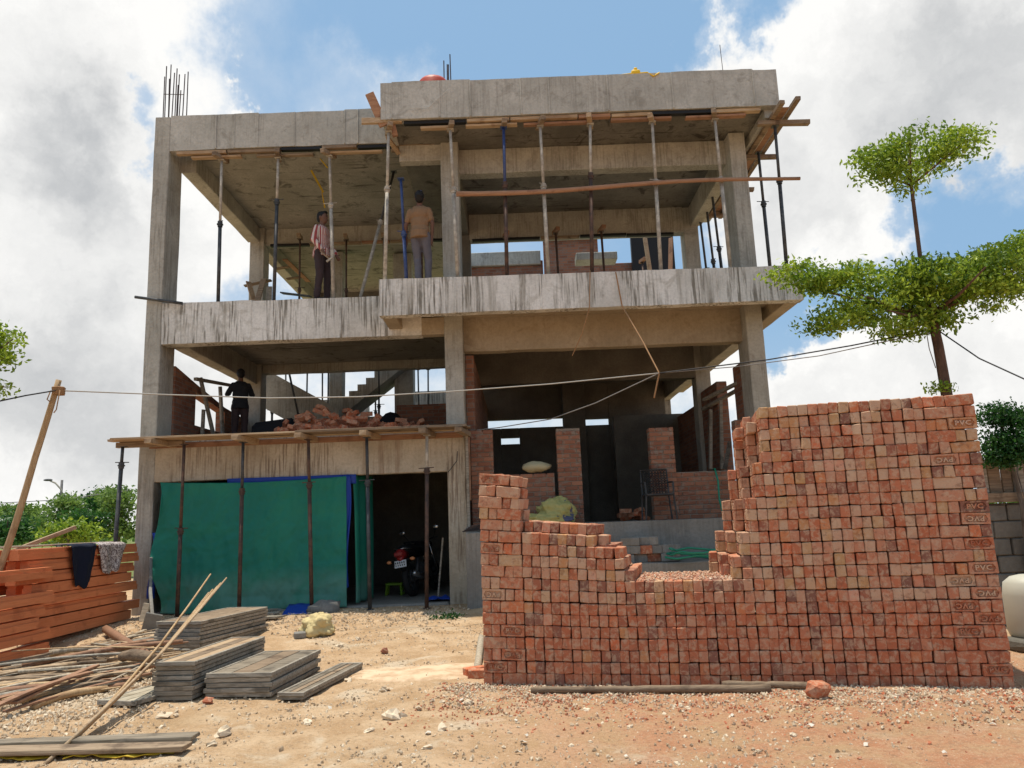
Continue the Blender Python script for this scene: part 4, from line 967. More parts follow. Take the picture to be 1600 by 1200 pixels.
# ============================================================ MOTORCYCLE
mat('paint_red', solid((.28, .02, .02), .1, 5, .0), .3, .5); mat('plate', solid((.62, .64, .66), .05, 5, 0), .5); mat('lens_orange', solid((.75, .3, .12), .05), .3, .6); mat('chrome', solid((.5, .5, .5), .1), .25, .8, Metallic=.9)
def motorcycle():
    base = Vector((W(646, 950, 14.75).x, 14.75, .212))
    t = thing('motorcycle', 'parked motorcycle with red tail and white number plate inside the garage', 'motorcycle', base)
    Rm = Matrix.Rotation(math.radians(-13), 3, 'Z') @ Matrix.Rotation(math.radians(-9), 3, 'Y')
    T = lambda x, y, z: base+Rm @ Vector((x, y, z))
    def wheel(y, r):
        ring = [T(0, y+(r-.055)*math.cos(k*2*math.pi/28), r+(r-.055)*math.sin(k*2*math.pi/28)) for k in range(29)]
        b = MB(); b.tube(ring, .06, 10, cap=False); w = b.build('wheel', 'rubber', t, True)
        b = MB(); b.tube([T(0, y+(r-.12)*math.cos(k*2*math.pi/28), r+(r-.12)*math.sin(k*2*math.pi/28)) for k in range(29)], .022, 8, cap=False)
        for k in range(5):
            a_ = k*2*math.pi/5; b.bar(T(0, y, r), T(0, y+(r-.12)*math.cos(a_), r+(r-.12)*math.sin(a_)), .03, .03)
        b.cyl(T(-.07, y, r), T(.07, y, r), .05); b.build('rim', 'steel_dark', w)
    wheel(0, .31); wheel(1.32, .31)
    def part(n, m, fn, s=True): b = MB(); fn(b); return b.build(n, m, t, s)
    part('swing_arm', 'steel_dark', lambda b: [b.bar(T(sx*.11, 0, .31), T(sx*.11, .5, .38), .04, .06) for sx in (-1, 1)], False)
    part('shock', 'steel_dark', lambda b: [b.cyl(T(sx*.13, .02, .36), T(sx*.13, .2, .68), .032) for sx in (-1, 1)])
    part('rear_fender', 'black', lambda b: b.tube([T(0, -.28, .50), T(0, -.25, .60), T(0, -.12, .68), T(0, .1, .72)], [.05, .075, .085, .08], 10))
    part('tail_cowl', 'paint_red', lambda b: (b.tube([T(0, -.40, .82), T(0, -.34, .80), T(0, -.16, .77)], [.05, .10, .11], 12), b.tube([T(0, -.37, .74), T(0, -.3, .70)], [.06, .07], 10)))
    part('tail_light', 'paint_red', lambda b: b.box(T(0, -.41, .80), (.16, .04, .07), Rm, .015), False)
    part('grab_rail', 'chrome', lambda b: b.tube([T(-.11, .05, .85), T(-.10, -.3, .89), T(.10, -.3, .89), T(.11, .05, .85)], .013, 8))
    p = part('number_plate', 'plate', lambda b: b.box(T(0, -.38, .62), (.23, .012, .13), Rm @ Matrix.Rotation(-.25, 3, 'X'), .006), False)
    b = MB()
    random.seed(2)
    for r_ in range(2):
        for k in range(5): b.box(T(-.085+k*.042, -.393-.012*(1-r_), .645-.05*r_), (.018, .004, .028), Rm, .001)
    b.build('characters', 'black', p)
    for sx in (-1, 1):
        part('turn_signal', 'lens_orange', lambda b: (b.ell(T(sx*.23, -.34, .68), .05, .035, .032, 10, 6)))
        part('signal_stalk', 'black', lambda b: b.cyl(T(sx*.08, -.32, .69), T(sx*.2, -.34, .68), .012))
    part('seat', 'black', lambda b: b.tube([T(0, -.22, .86), T(0, .1, .86), T(0, .35, .82), T(0, .62, .80)], [.09, .13, .13, .10], 10))
    part('fuel_tank', 'black', lambda b: b.ell(T(0, .82, .86), .16, .28, .15, 14, 10, Rm))
    part('engine', 'steel_dark', lambda b: (b.box(T(0, .68, .42), (.26, .36, .34), Rm, .05), b.cyl(T(-.15, .7, .36), T(.15, .7, .36), .11)), False)
    part('frame', 'steel_dark', lambda b: b.tube([T(0, -.1, .74), T(0, .5, .70), T(0, 1.0, .78), T(0, .95, .35), T(0, .5, .28)], .025, 8))
    part('exhaust', 'chrome', lambda b: b.tube([T(.14, .7, .3), T(.15, .3, .3), T(.17, .1, .34), T(.18, -.25, .42)], [.025, .03, .05, .055], 10))
    part('fork', 'chrome', lambda b: [b.cyl(T(sx*.1, 1.32, .31), T(sx*.1, 1.05, .95), .025) for sx in (-1, 1)])
    part('handlebar', 'black', lambda b: b.tube([T(-.36, .86, 1.02), T(-.2, .98, 1.02), T(0, 1.02, .98), T(.2, .98, 1.02), T(.36, .86, 1.02)], .016, 8))
    part('headlamp', 'black', lambda b: b.ell(T(0, 1.16, .90), .12, .1, .12, 12, 8))
    for sx in (-1, 1):
        m = part('mirror', 'chrome', lambda b: b.ell(T(sx*.36, .86, 1.22), .065, .015, .045, 12, 6, Rm)); b = MB(); b.cyl(T(sx*.26, .92, 1.03), T(sx*.35, .87, 1.2), .008); b.build('mirror_stalk', 'black', m)
    part('side_stand', 'steel_dark', lambda b: b.cyl(T(-.1, .5, .3), base+Vector((-.32, .42, .0)), .012))
motorcycle()
mat('plastic_green', solid((.16, .30, .02), .1), .5)
q = W(617, 925, 15.2); t = thing('stool', 'low green plastic stool in the dark garage beside the motorcycle', 'stool', (q.x, 15.2, .212))
b = MB(); b.bb((q.x-.16, 15.05, .40), (q.x+.16, 15.33, .44), .01); b.build('seat', 'plastic_green', t)
for sx in (-1, 1):
    for sy in (-1, 1): b = MB(); b.bar((q.x+sx*.13, 15.19+sy*.11, .402), (q.x+sx*.15, 15.19+sy*.13, .213), .035, .035); b.build('leg', 'plastic_green', t)
b = MB(); A, C = W(692, 840, 13.95), W(684, 930, 13.95); b.bar(A, (C.x, 13.95, .21), .03, .02, up=Vector((0, 1, 0))); tag(b.build('leaning_stick', 'wood_grey'), 'thin grey stick leaning inside the garage by the column', 'stick')
tag(cloth('crumpled_sheet', 'tarp_blue', lambda s, t: Vector((W(665, 950, 13.6).x+.45*s, 13.55+.4*t, .26)), 10, 8, lambda s, t: Vector((0, 0, .05*noise.noise(Vector((s*5, t*5, 7)))))), 'crumpled bluish sheet on the garage floor by the column', 'sheet')
# ============================================================ TIMBER PILE (left)
random.seed(41)
def timber(x, y0, y1, z, w=.125, h=.134, yaw=0.0, flip=1):
    prof = [(-w/2, 0), (w/2, 0), (w/2, h*.62), (w/2-.016, h*.62), (w/2-.016, h), (-w/2, h)]
    if flip < 0: prof = [(-p, q) for p, q in prof]
    L = y1-y0; vs = []; c = Vector((x, (y0+y1)/2, z)); R = Matrix.Rotation(yaw, 3, 'Z')
    for t in (-L/2, L/2):
        for p, q in prof: vs.append(c+R @ Vector((p, t, q)))
    n = 6; fs = [list(range(n)), [n+i for i in range(n)]]+[[i, n+i, n+(i+1) % n, (i+1) % n] for i in range(n)]
    b = MB(); b.add(vs, fs); return b.build('timber_beam', 'timber_orange', None, False, True)
ORD = ['first', 'second', 'third', 'fourth', 'fifth', 'sixth', 'seventh', 'eighth', 'ninth', 'tenth']
NL = 8; HB = .152
def base_z(x, y): return gz(x, y)+.05
for l in range(NL):
    z = base_z(-6.6, 11.5)+l*HB+.02
    for k, x in enumerate((-6.42, -6.66, -6.92)):
        y0 = (9.85 if l % 2 else 10.25)+random.uniform(-.12, .12); y1 = 13.12+random.uniform(-.3, .12)+(.12 if l in (0, 3, 8) else 0)
        o = timber(x+random.uniform(-.03, .03), y0, y1, z, yaw=random.uniform(-.014, .014), flip=random.choice([1, 1, -1]))
        tag(o, 'orange painted timber beam in the '+ORD[l]+' layer from the ground of the long pile', 'timber beam', 'long pile '+ORD[l]+' layer')
    # short cross pieces between layers
    for yc in (10.6, 12.95):
        if l % 3 == 1 and l < NL-1:
            b = MB(); b.bar((-7.0, yc, z+HB*.5), (-6.50, yc, z+HB*.5), .09, HB*.8); tag(b.build('timber_spacer', 'timber_orange'), 'short orange cross piece between layers of the long pile', 'spacer', 'cross pieces in the long pile')
for l in range(7):
    if l in (5,): continue
    z = base_z(-6.25, 9.6)+l*HB*1.02+.015
    y1 = 10.35+random.uniform(-.18, .18)
    o = timber(-6.27+random.uniform(-.02, .02), 7.4+random.uniform(-.3, .3), y1, z-.03*(l == 0), yaw=random.uniform(-.01, .004), flip=1)
    tag(o, 'orange timber beam '+ORD[l]+' from the ground in the shorter pile', 'timber beam', 'beams of the shorter timber pile')
ztop = base_z(-6.6, 11.5)+NL*HB+.02
# things on the timber
b = MB(); b.bar(W(22, 858, 11.6)+Vector((0, 0, -.02)), W(118, 824, 12.2), .11, .06, jit=.004); tag(b.build('sloping_plank', 'wood_new'), 'brown plank sloping up from the top of the timber pile', 'plank')
b = MB(); b.bar((-6.85, 10.2, ztop+.02), (-6.75, 13.0, ztop+.02), .1, .03, jit=.004); tag(b.build('top_plank', 'panel_white'), 'pale plank lying along the top of the timber pile', 'plank')
mat('cloth_navy', solid((.006, .010, .028), .2, 15), .9)
mat('cloth_print', lambda N, t, r: N.mix(N.ramp(N.noise(t, 26, 4, .6, 1.5), .46, .54), (.55, .50, .48), (.13, .09, .09)), .9)
def drape(name, m, ya, yb, drop, over, lab, taper, seed):
    x0 = -6.345
    def pos(s, t):
        y = ya+(yb-ya)*s; L = t*(drop+over)
        if L < over: p = Vector((x0-.02-(over-L), y, ztop+.016))
        else:
            d = L-over; yy = y+(s-.5)*-taper*d; p = Vector((x0+.025+.02*math.sin(s*9+seed), yy, ztop+.01-d*(1-.25*abs(s-.45)-.15*noise.noise(Vector((s*4, seed, 0))))))
        return p
    return tag(cloth(name, m, pos, 22, 26, lambda s, t: Vector((.02*noise.noise(Vector((s*6, t*4, seed)))+.012, 0, .012*noise.noise(Vector((s*5, t*5, seed)))))), lab, 'garment')
drape('navy_shirt', 'cloth_navy', 11.0, 11.75, .62, .2, 'dark navy shirt hanging over the timber pile', .5, 2.0)
drape('printed_cloth', 'cloth_print', 11.75, 12.55, .48, .22, 'grey and white printed cloth hanging over the timber pile', .75, 6.0)
# ============================================================ FORMWORK PANELS
def panel(c, ax, ay, L, Wd, th, z, lab, grp, top, seed):
    # ax: unit vector along the long side; one deck of three boards in a rim
    random.seed(seed); c = Vector((c.x, c.y, z)); R = Matrix((ax, ay, Vector((0, 0, 1)))).transposed()
    t = thing('shuttering_form', lab, 'formwork panel', c, grp)
    n = 3; w = (Wd-.05)/n
    for i in range(n):
        b = MB(); b.box(c+R @ Vector((0, -Wd/2+.025+w*(i+.5), th-.017)), (L-.05, w-.012, .018), R, .003, .5, .001); b.build('board', top if i != 1 or top == 'panel_white' else ('wood_old' if seed % 3 == 0 else top), t)
    for sx in (-1, 1):
        b = MB(); b.box(c+R @ Vector((sx*(L/2-.015), 0, th/2)), (.03, Wd, th-.004), R, .003, .5, .002); b.build('end_rail', 'wood_grey', t)
        b = MB(); b.box(c+R @ Vector((0, sx*(Wd/2-.0135), th/2)), (L-.062, .027, th-.006), R, .003, .5, .002); b.build('side_rail', 'wood_grey', t)
    return t
def panel_stack(fl, fr, bl, n, th, lab, grp, top='panel_top', L=None, Wd=None, z0=None):
    # footprint from three corners on the ground
    a, bq, c = fl, fr, bl
    wx = Vector((bq.x-a.x, bq.y-a.y, 0)); wy = Vector((c.x-a.x, c.y-a.y, 0)); Wd = Wd or wx.length; L = L or wy.length
    ay = wx.normalized(); ax = Vector((0, 0, 1)).cross(ay)*-1
    ax = (wy-ay*wy.dot(ay)).normalized() if wy.length else ax
    ctr = a+ay*Wd/2+ax*L/2
    z = gz(ctr.x, ctr.y)+.012 if z0 is None else z0
    for i in range(n):
        j = Vector((random.uniform(-.015, .02), random.uniform(-.03, .02), 0)); rz = random.uniform(-.012, .012); Q = Matrix.Rotation(rz, 3, 'Z')
        panel(ctr+j, Q @ ax*1.0, Q @ ay*-1.0 if False else (Q @ ax).cross(Vector((0, 0, 1)))*-1, L, Wd, th, z+i*(th+.001), (lab.replace('formwork panel in', 'formwork panel, '+ORD[i]+' from the ground in') if i < n-1 else lab.replace('in the', 'on top of the')), grp, top if i == n-1 else 'panel_top', i+n*7)
    return z+n*(th+.001)
def corner(u, v, z):  # sight line met with a height above datum
    d = ray(u, v); t = (z-CAM_H)/d.z; return Vector((d.x*t, d.y*t, z))
# stack B (tall middle), C (wide front), A (rear), D (two beside)
V3 = lambda x, y: Vector((x, y, 0))
zB = panel_stack(V3(-3.38, 7.37), V3(-3.0, 7.33), V3(-3.52, 8.9), 8, .042, 'grey weathered formwork panel in the narrow tall stack', 'panels of the narrow tall stack', 'wood_new')
zC = panel_stack(V3(-2.93, 7.44), V3(-2.30, 7.38), V3(-2.99, 8.7), 5, .043, 'dark formwork panel in the wide low stack', 'panels of the wide low stack')
zA = panel_stack(V3(-4.59, 10.0), V3(-3.97, 9.86), V3(-4.85, 11.55), 8, .045, 'grey formwork panel in the stack nearest the green tarp', 'panels of the stack by the tarp', 'wood_old')
zD = panel_stack(V3(-2.21, 7.25), V3(-1.96, 7.21), V3(-2.33, 8.7), 2, .036, 'dark narrow formwork panel in the pair beside the wide stack', 'pair of narrow panels')
panel_stack(V3(-3.82, 7.22), V3(-3.5, 7.12), V3(-3.95, 8.2), 1, .045, 'pale single formwork panel lying flat by the scrap wood', None, 'panel_white', Wd=.42)
# long panels in the foreground
for k, (v0, v1) in enumerate([(1160, 1150), (1172, 1166)]):
    a, c = corner(-60, v0+3, .06), corner(306-14*k, v1, .06)
    b = MB(); b.bar(a, c, .15, .032, jit=.004); tag(b.build('long_board', 'wood_old' if k else 'panel_top'), ['long grey board lying behind its twin in the foreground', 'long grey board lying on yellow sheeting in the foreground'][k], 'board')
mat('sheet_yellow', solid((.62, .42, .03), .15), .6)
for k, (u, v, w) in enumerate([(190, 1176, .75), (40, 1178, .6)]):
    q = corner(u, v, .03); tag(cloth('yellow_sheet', 'sheet_yellow', lambda s, t: Vector((q.x-w/2+w*s, q.y-.06+.16*t, gz(q.x, q.y)+.02)), 12, 5, lambda s, t: Vector((0, .03*math.sin(s*8), .03*abs(noise.noise(Vector((s*6, t*3, k))))))), ['scrap of yellow sheeting under the end of the long boards', 'scrap of yellow sheeting under the far end of long boards'][k], 'sheet')
# ============================================================ STICKS AND SCRAP WOOD
random.seed(52)
# long thin bundle leaning on the panels
for k in range(6):
    a = G(70+k*9, 1196-k*7)+Vector((0, 0, .01)); top = W(350-k*7+random.uniform(-4, 4), 906+k*5 if k else 903, 9.55+random.uniform(-.05, .05))
    if k == 5: top = W(329, 897, 9.6)
    m_ = (a+top)/2+Vector((.02, 0, -.06)); b = MB(); b.tube([a, a.lerp(m_, .5)+Vector((0, 0, -.015)), m_, m_.lerp(top, .5)+Vector((0, 0, -.01)), top], [.013, .013, .012, .011, .009], 6)
    tag(b.build('bamboo_strip', 'bamboo' if k % 2 else 'wood_new', None, True), 'long thin bamboo strip leaning up across the panel stacks', 'bamboo strip', 'bamboo strips leaning on the panels')
def stick(a, c, r, m_, lab, grp, n=5, bend=.05, flat=False):
    a = Vector(a); c = Vector(c); pts = []
    s1, s2 = random.uniform(-bend, bend), random.uniform(-.3, 1)*bend
    for i in range(n+1):
        t = i/n; k = math.sin(math.pi*t); pts.append(a.lerp(c, t)+Vector((s1*k, s1*k*.6, s2*k)))
    b = MB()
    if flat:
        for i in range(n): b.bar(pts[i], pts[i+1], r*2.2, r*.7, ch=.002)
    else: b.tube(pts, [r*random.uniform(.85, 1.1) for _ in pts], 6)
    if lab is None:
        ds = {'wood_old': 'dull brown', 'pole_grey': 'pale grey', 'wood_red': 'reddish', 'bamboo': 'straw coloured', 'wood_new': 'light brown', 'wood_grey': 'dark grey'}[m_]+(' flat' if flat else ' round'); ds = ('thick ' if r > .022 else 'thin ')+ds
        lab = ds+' scrap stick in the tangled wood heap before the timber pile'; grp = 'scrap heap '+ds
    tag(b.build('scrap_stick', m_, None, not flat), lab, 'stick', grp)
for k in range(170):
    u, v = random.uniform(-30, 235), 0
    v = random.uniform(1015, 1105)-max(0, u-120)*.18
    c = G(u, v); ang = random.gauss(.62, .45); L = random.uniform(.5, 2.0); d = Vector((math.cos(ang), math.sin(ang), 0))*L/2
    h = .04+.30*math.exp(-(((c.x+4.75)/.8)**2+((c.y-9.1)/.9)**2))*random.random()
    a = c-d; e = c+d; a.z = gz(a.x, a.y)+h*random.uniform(.3, 1)+.012; e.z = gz(e.x, e.y)+h*random.uniform(.3, 1)+.012
    if e.x > -3.75 and e.y < 9.6 or e.x < -6.1 or a.x < -6.1: continue
    stick(a, e, random.choice([.012, .016, .02, .026, .035]), random.choice(['wood_old', 'wood_old', 'pole_grey', 'wood_red', 'bamboo', 'wood_new', 'wood_grey']), None, None, flat=random.random() < .5)
for k, (a, c, r, m_, lab) in enumerate([((165, 993), (238, 1045), .055, 'wood_red', 'thick reddish log lying on the scrap wood'), ((20, 1120), (150, 1060), .03, 'wood_red', 'long red brown lath lying toward the scrap heap'), ((-20, 1135), (140, 1075), .03, 'wood_red', 'second red brown lath lying parallel on the gravel'),
                                 ((-10, 1060), (80, 1045), .035, 'wood_old', 'brown plank end at the edge of the scrap heap'), ((190, 1052), (238, 1058), .06, 'wood_old', 'short brown log end by the narrow panel stack')]):
    A, C = G(*a), G(*c); A.z += .09+.02*k; C.z += .11+.02*k; stick(A, C, r, m_, lab, None, 5, .03, k in (1, 2, 3))
b = MB(); q = G(222, 972); b.bar(q, q+Vector((.05, .05, .28)), .1, .05, up=Vector((0, 1, 0))); tag(b.build('pale_block', 'panel_white'), 'small pale wooden block standing by the timber pile end', 'block')
b = MB(); A, C = G(240, 985), W(236, 872, 13.3); b.tube([A, (A+C)/2+Vector((-.03, 0, 0)), C], [.03, .028, .025], 7); b.box(A+Vector((-.02, -.02, .1)), (.24, .03, .3), Euler((.2, .25, .3)).to_matrix(), .02); tag(b.build('shovel', 'concrete_plinth', None, False), 'cement caked shovel leaning against the left garage column', 'shovel')
# poles and pipe at the foot of the brick stack
def pole(pts, r0, r1, m_, lab, cat='pole', name='wooden_pole'):
    b = MB(); P = [Vector(p) for p in pts]; n = 14; Q = []
    for i in range(n+1):
        t = i/n*(len(P)-1); k = min(int(t), len(P)-2); q = P[k].lerp(P[k+1], t-k); Q.append(q+Vector((0, .012*noise.noise(Vector((i*.7, r0*99, 0))), .006*noise.noise(Vector((i*.9, 5, r0*50))))))
    rr = [r0+(r1-r0)*i/n+.004*noise.noise(Vector((i*1.9, 1, 1))) for i in range(n+1)]
    b.tube(Q, rr, 9); return tag(b.build(name, m_, None, True), lab, cat)
a, c = G(830, 1084), G(1205, 1082); a.z += .032; c.z += .032; pole([a, (a+c)/2, c], .027, .035, 'wood_old', 'bare brown wooden pole lying before the brick stack')
a, c = G(1130, 1076), G(1292, 1080); a.z += .04; c.z += .04; pole([a, c], .028, .032, 'wood_old', 'shorter brown pole overlapping the end of the long one')
a, c = G(746, 1052), G(752, 1003); a.z += .04; c.z += .05; pole([a, c], .04, .04, 'pole_grey', 'pale pole stub lying beside the left end of the brick stack')
b = MB(); q = G(1278, 1092); b.box(q+Vector((0, 0, .065)), (.16, .11, .14), Euler((.3, .25, .5)).to_matrix(), .022, .32, .018); tag(b.build('broken_brick', 'brick'), 'broken half brick lying at the end of the brown pole', 'brick')
for k, (u, v) in enumerate([(748, 1040), (744, 1028)]):
    o = D.objects.new('stray_brick', LB[k]); COL.objects.link(o); q = G(u, v); o.location = (-.43-.05*k, 7.98+.14*k, gz(-.55, 8.1)+.045+.08*(k == 2)); o.rotation_euler = (0, 0, .5*k); tag(o, 'stray brick beside the left end of the big stack', 'brick', 'stray bricks beside the stack')
b = MB(); q = G(601, 1021); b.ell(q+Vector((0, 0, .03)), .045, .04, .04, 8, 6, None, .1, .5); tag(b.build('brick_lump', 'brick'), 'small dark red lump of brick on the open ground', 'lump')
# ============================================================ STONES
random.seed(61)
def stone(b, c, r, rv):
    n = 6; vs = []; R = Euler((random.random()*6, random.random()*6, random.random()*6)).to_matrix(); sx, sy, sz = random.uniform(.7, 1.3), random.uniform(.6, 1.1), random.uniform(.45, .8)
    raw = [(0, 0, 1), (0, 0, -1)]+[(math.cos(k*math.pi/2+(.4 if j else 0)), math.sin(k*math.pi/2+(.4 if j else 0)), .35-.7*j) for j in range(2) for k in range(4)]
    for p in raw:
        q = Vector(p)*random.uniform(.75, 1.15); vs.append(c+R @ Vector((q.x*sx, q.y*sy, q.z*sz))*r)
    fs = [[0, 2+k, 2+(k+1) % 4] for k in range(4)]+[[1, 6+(k+1) % 4, 6+k] for k in range(4)]+[[2+k, 6+k, 6+(k+1) % 4, 2+(k+1) % 4] for k in range(4)]
    b.add(vs, fs, rv)
b = MB()
for k in range(80000):
    x, y = random.uniform(-7.5, 5.5), 4.2+9.2*random.random()**1.25
    dn = noise.noise(Vector((x*.9, y*.9, 2)))+.6*noise.noise(Vector((x*2.4, y*2.4, 7)))
    if dn < random.uniform(-.45, .6): continue
    stone(b, Vector((x, y, gz(x, y)+.004)), random.choice([.003, .004, .004, .005, .006, .008, .011, .016])*random.uniform(.8, 1.3), random.random())
for k in range(4200):       # gravel by the scrap wood
    x, y = random.gauss(-4.6, .75), random.gauss(7.7, .75)
    if y < 5: continue
    stone(b, Vector((x, y, gz(x, y)+.008)), random.uniform(.010, .026), random.uniform(.35, 1))
for k in range(2600):        # chips along the foot of the stack and at the building
    s = random.uniform(-.3, 4.7); q = SA+SD*s-SN*abs(random.gauss(0, .4)); stone(b, Vector((q.x, q.y, gz(q.x, q.y)+.006)), random.uniform(.007, .02), random.uniform(.2, .9))
for k in range(1500):
    x, y = random.uniform(-6.2, -.9), random.gauss(12.3, .5); stone(b, Vector((x, y, gz(x, y)+.006)), random.uniform(.01, .028), random.uniform(0, .7))
rb = MB()
for k in range(3500):
    s = random.uniform(-.4, 4.9); q = SA+SD*s-SN*abs(random.gauss(.1, .7)); stone(rb, Vector((q.x, q.y, gz(q.x, q.y)+.004)), random.uniform(.005, .017), random.choice([.2, .35, .5, .9, .7]))
tag(rb.build('brick_chips', 'brick'), 'red brick chips strewn before the brick stack', 'chips', None, 'stuff')
tag(b.build('gravel', 'stone'), 'loose gravel and chips strewn over the sandy ground', 'gravel', None, 'stuff')
for k, (u, v, r) in enumerate([(733, 1100, .05), (692, 1140, .05), (545, 1065, .05), (616, 1124, .10), (668, 1172, .05), (480, 1130, .04), (655, 1108, .035), (1075, 1108, .035), (256, 1122, .07), (330, 1166, .05), (348, 1149, .09), (600, 1080, .06), (1115, 1148, .03), (985, 1136, .025), (300, 1160, .05), (1400, 1090, .04), (1310, 1110, .03), (205, 1128, .035), (575, 1145, .04), (690, 1098, .03), (410, 1050, .04), (530, 1010, .05), (560, 1000, .05), (1240, 1150, .03), (915, 1110, .03)]):
    b = MB(); q = G(u, v); b.ell(q+Vector((0, 0, r*.2)), r*.95, r*.7, r*.45, 9, 6, Euler((random.random()*.5, random.random()*.5, random.random()*6)).to_matrix(), random.uniform(.6, 1), .9); tag(b.build('stone', 'stone'), 'pale stone lying loose on the open sandy ground', 'stone', 'pale stones on the ground')
b = MB(); q = G(325, 1100); stone(b, q+Vector((0, 0, .03)), .06, .2); tag(b.build('brick_stone', 'brick'), 'orange lump of brick before the wide panel stack', 'lump')
# trodden cement spill and litter
b = MB(); vs = []; c0 = G(668, 1050)
ring = [c0+Vector((1.0*r_*math.cos(a_), .5*r_*math.sin(a_), 0)) for a_ in [k*.08727 for k in range(72)] for r_ in [1+.28*noise.noise(Vector((math.cos(a_)*1.7, math.sin(a_)*1.7, 4)))+.16*noise.noise(Vector((math.cos(a_)*6, math.sin(a_)*6, 1)))+.12*noise.noise(Vector((math.cos(a_)*19, math.sin(a_)*19, 1)))]]
rows = [[c0.lerp(p, f) for p in ring] for f in (.35, .6, .8, .95, 1.0)]
vs = [Vector((p.x, p.y, gz(p.x, p.y)+(.014 if i < 3 else .004 if i < 4 else -.02)+.006*noise.noise(p*6))) for i, rw in enumerate(rows) for p in rw]+[Vector((c0.x, c0.y, gz(c0.x, c0.y)+.022))]
fs = [[i*72+k, i*72+(k+1) % 72, (i+1)*72+(k+1) % 72, (i+1)*72+k] for i in range(4) for k in range(72)]+[[k, 360, (k+1) % 72] for k in range(72)]
b.add(vs, fs); mat('cement_spill', lambda N, t, r: (N.mix(N.ramp(N.noise(wpos(N), 4, 6, .65), .38, .62), (.46, .32, .2), (.66, .50, .34)), N.noise(wpos(N), 30, 5), .6, .02), .95, .1)
tag(b.build('cement_spill', 'cement_spill', None, True, True), 'pale patch of trodden dried cement beside the brick stack', 'cement patch')
mat('paper', solid((.6, .55, .46), .1), .8)
random.seed(91)
for k in range(14):
    u, v = random.uniform(420, 1560), random.uniform(1092, 1190); q = G(u, v); w_ = random.uniform(.012, .03)
    b = MB(); R_ = Euler((random.uniform(-.4, .4), random.uniform(-.4, .4), random.random()*6)).to_matrix(); b.add([q+Vector((0, 0, .018))+R_ @ Vector(p) for p in ((-w_, -w_*.6, 0), (0, -w_*.7, .008), (w_, -w_*.5, 0), (w_*.9, w_*.6, .004), (0, w_*.5, .012), (-w_*.8, w_*.7, 0))], [[0, 1, 4, 5], [1, 2, 3, 4]]); o = b.build('paper_scrap', 'paper'); md = o.modifiers.new('s', 'SOLIDIFY'); md.thickness = .002
    tag(o, 'small white paper scrap lying on the sandy ground', 'paper', 'paper scraps on the ground')

# ============================================================ PEOPLE
def skinmat(n, c): mat(n, solid(c, .12, 20, .05), .55, .3)
skinmat('skin', (.14, .07, .045)); mat('hair', solid((.008, .007, .007), .2, 60), .6)
mat('shirt_stripe', lambda N, t, r: (lambda s: N.mix(N.ramp(N.math('SINE', N.math('MULTIPLY', N.math('ARCTAN2', (lambda q: (N.put(q, 0, t), q.outputs[0])[1])(N.node('ShaderNodeSeparateXYZ')), (lambda q: (N.put(q, 0, t), q.outputs[1])[1])(N.node('ShaderNodeSeparateXYZ'))), 22)), -.25, .15), (.30, .06, .06), (.56, .47, .42)))(0), .85)
mat('shirt_tan', solid((.24, .145, .08), .15, 8), .85); mat('trouser_dark', solid((.045, .03, .032), .15), .85); mat('trouser_grey', solid((.13, .12, .135), .15), .85); mat('cap_blue', solid((.02, .14, .5), .1), .5)
def capsule(b, p0, p1, r0, r1): 
    p0, p1 = Vector(p0), Vector(p1); b.ell(p0, r0, r0, r0, 12, 8); b.ell(p1, r1, r1, r1, 12, 8); b.tube([p0, p1], [r0, r1], 12)
def remeshed(name, b, m, parent, voxel):
    o = b.build(name, m, parent, True, True)
    md = o.modifiers.new('r', 'REMESH'); md.mode = 'VOXEL'; md.voxel_size = voxel; md.use_smooth_shade = True
    s_ = o.modifiers.new('s', 'SMOOTH'); s_.iterations = 2; s_.factor = .5
    bpy.context.view_layer.update(); dg = bpy.context.evaluated_depsgraph_get(); me = D.meshes.new_from_object(o.evaluated_get(dg)); o.modifiers.clear()
    old = o.data; o.data = me; D.meshes.remove(old)
    if not me.materials: me.materials.append(MATS[m])
    if name in ('shirt', 'trousers'):
        nrm = [v_.normal.copy() for v_ in me.vertices]
        for v_, n_ in zip(me.vertices, nrm): c_ = v_.co.copy(); v_.co = c_+n_*(.010*noise.noise(c_*13)+.007*abs(noise.noise(Vector((c_.x*20, c_.y*20, c_.z*34)))))
    for p in me.polygons: p.use_smooth = True
    return o
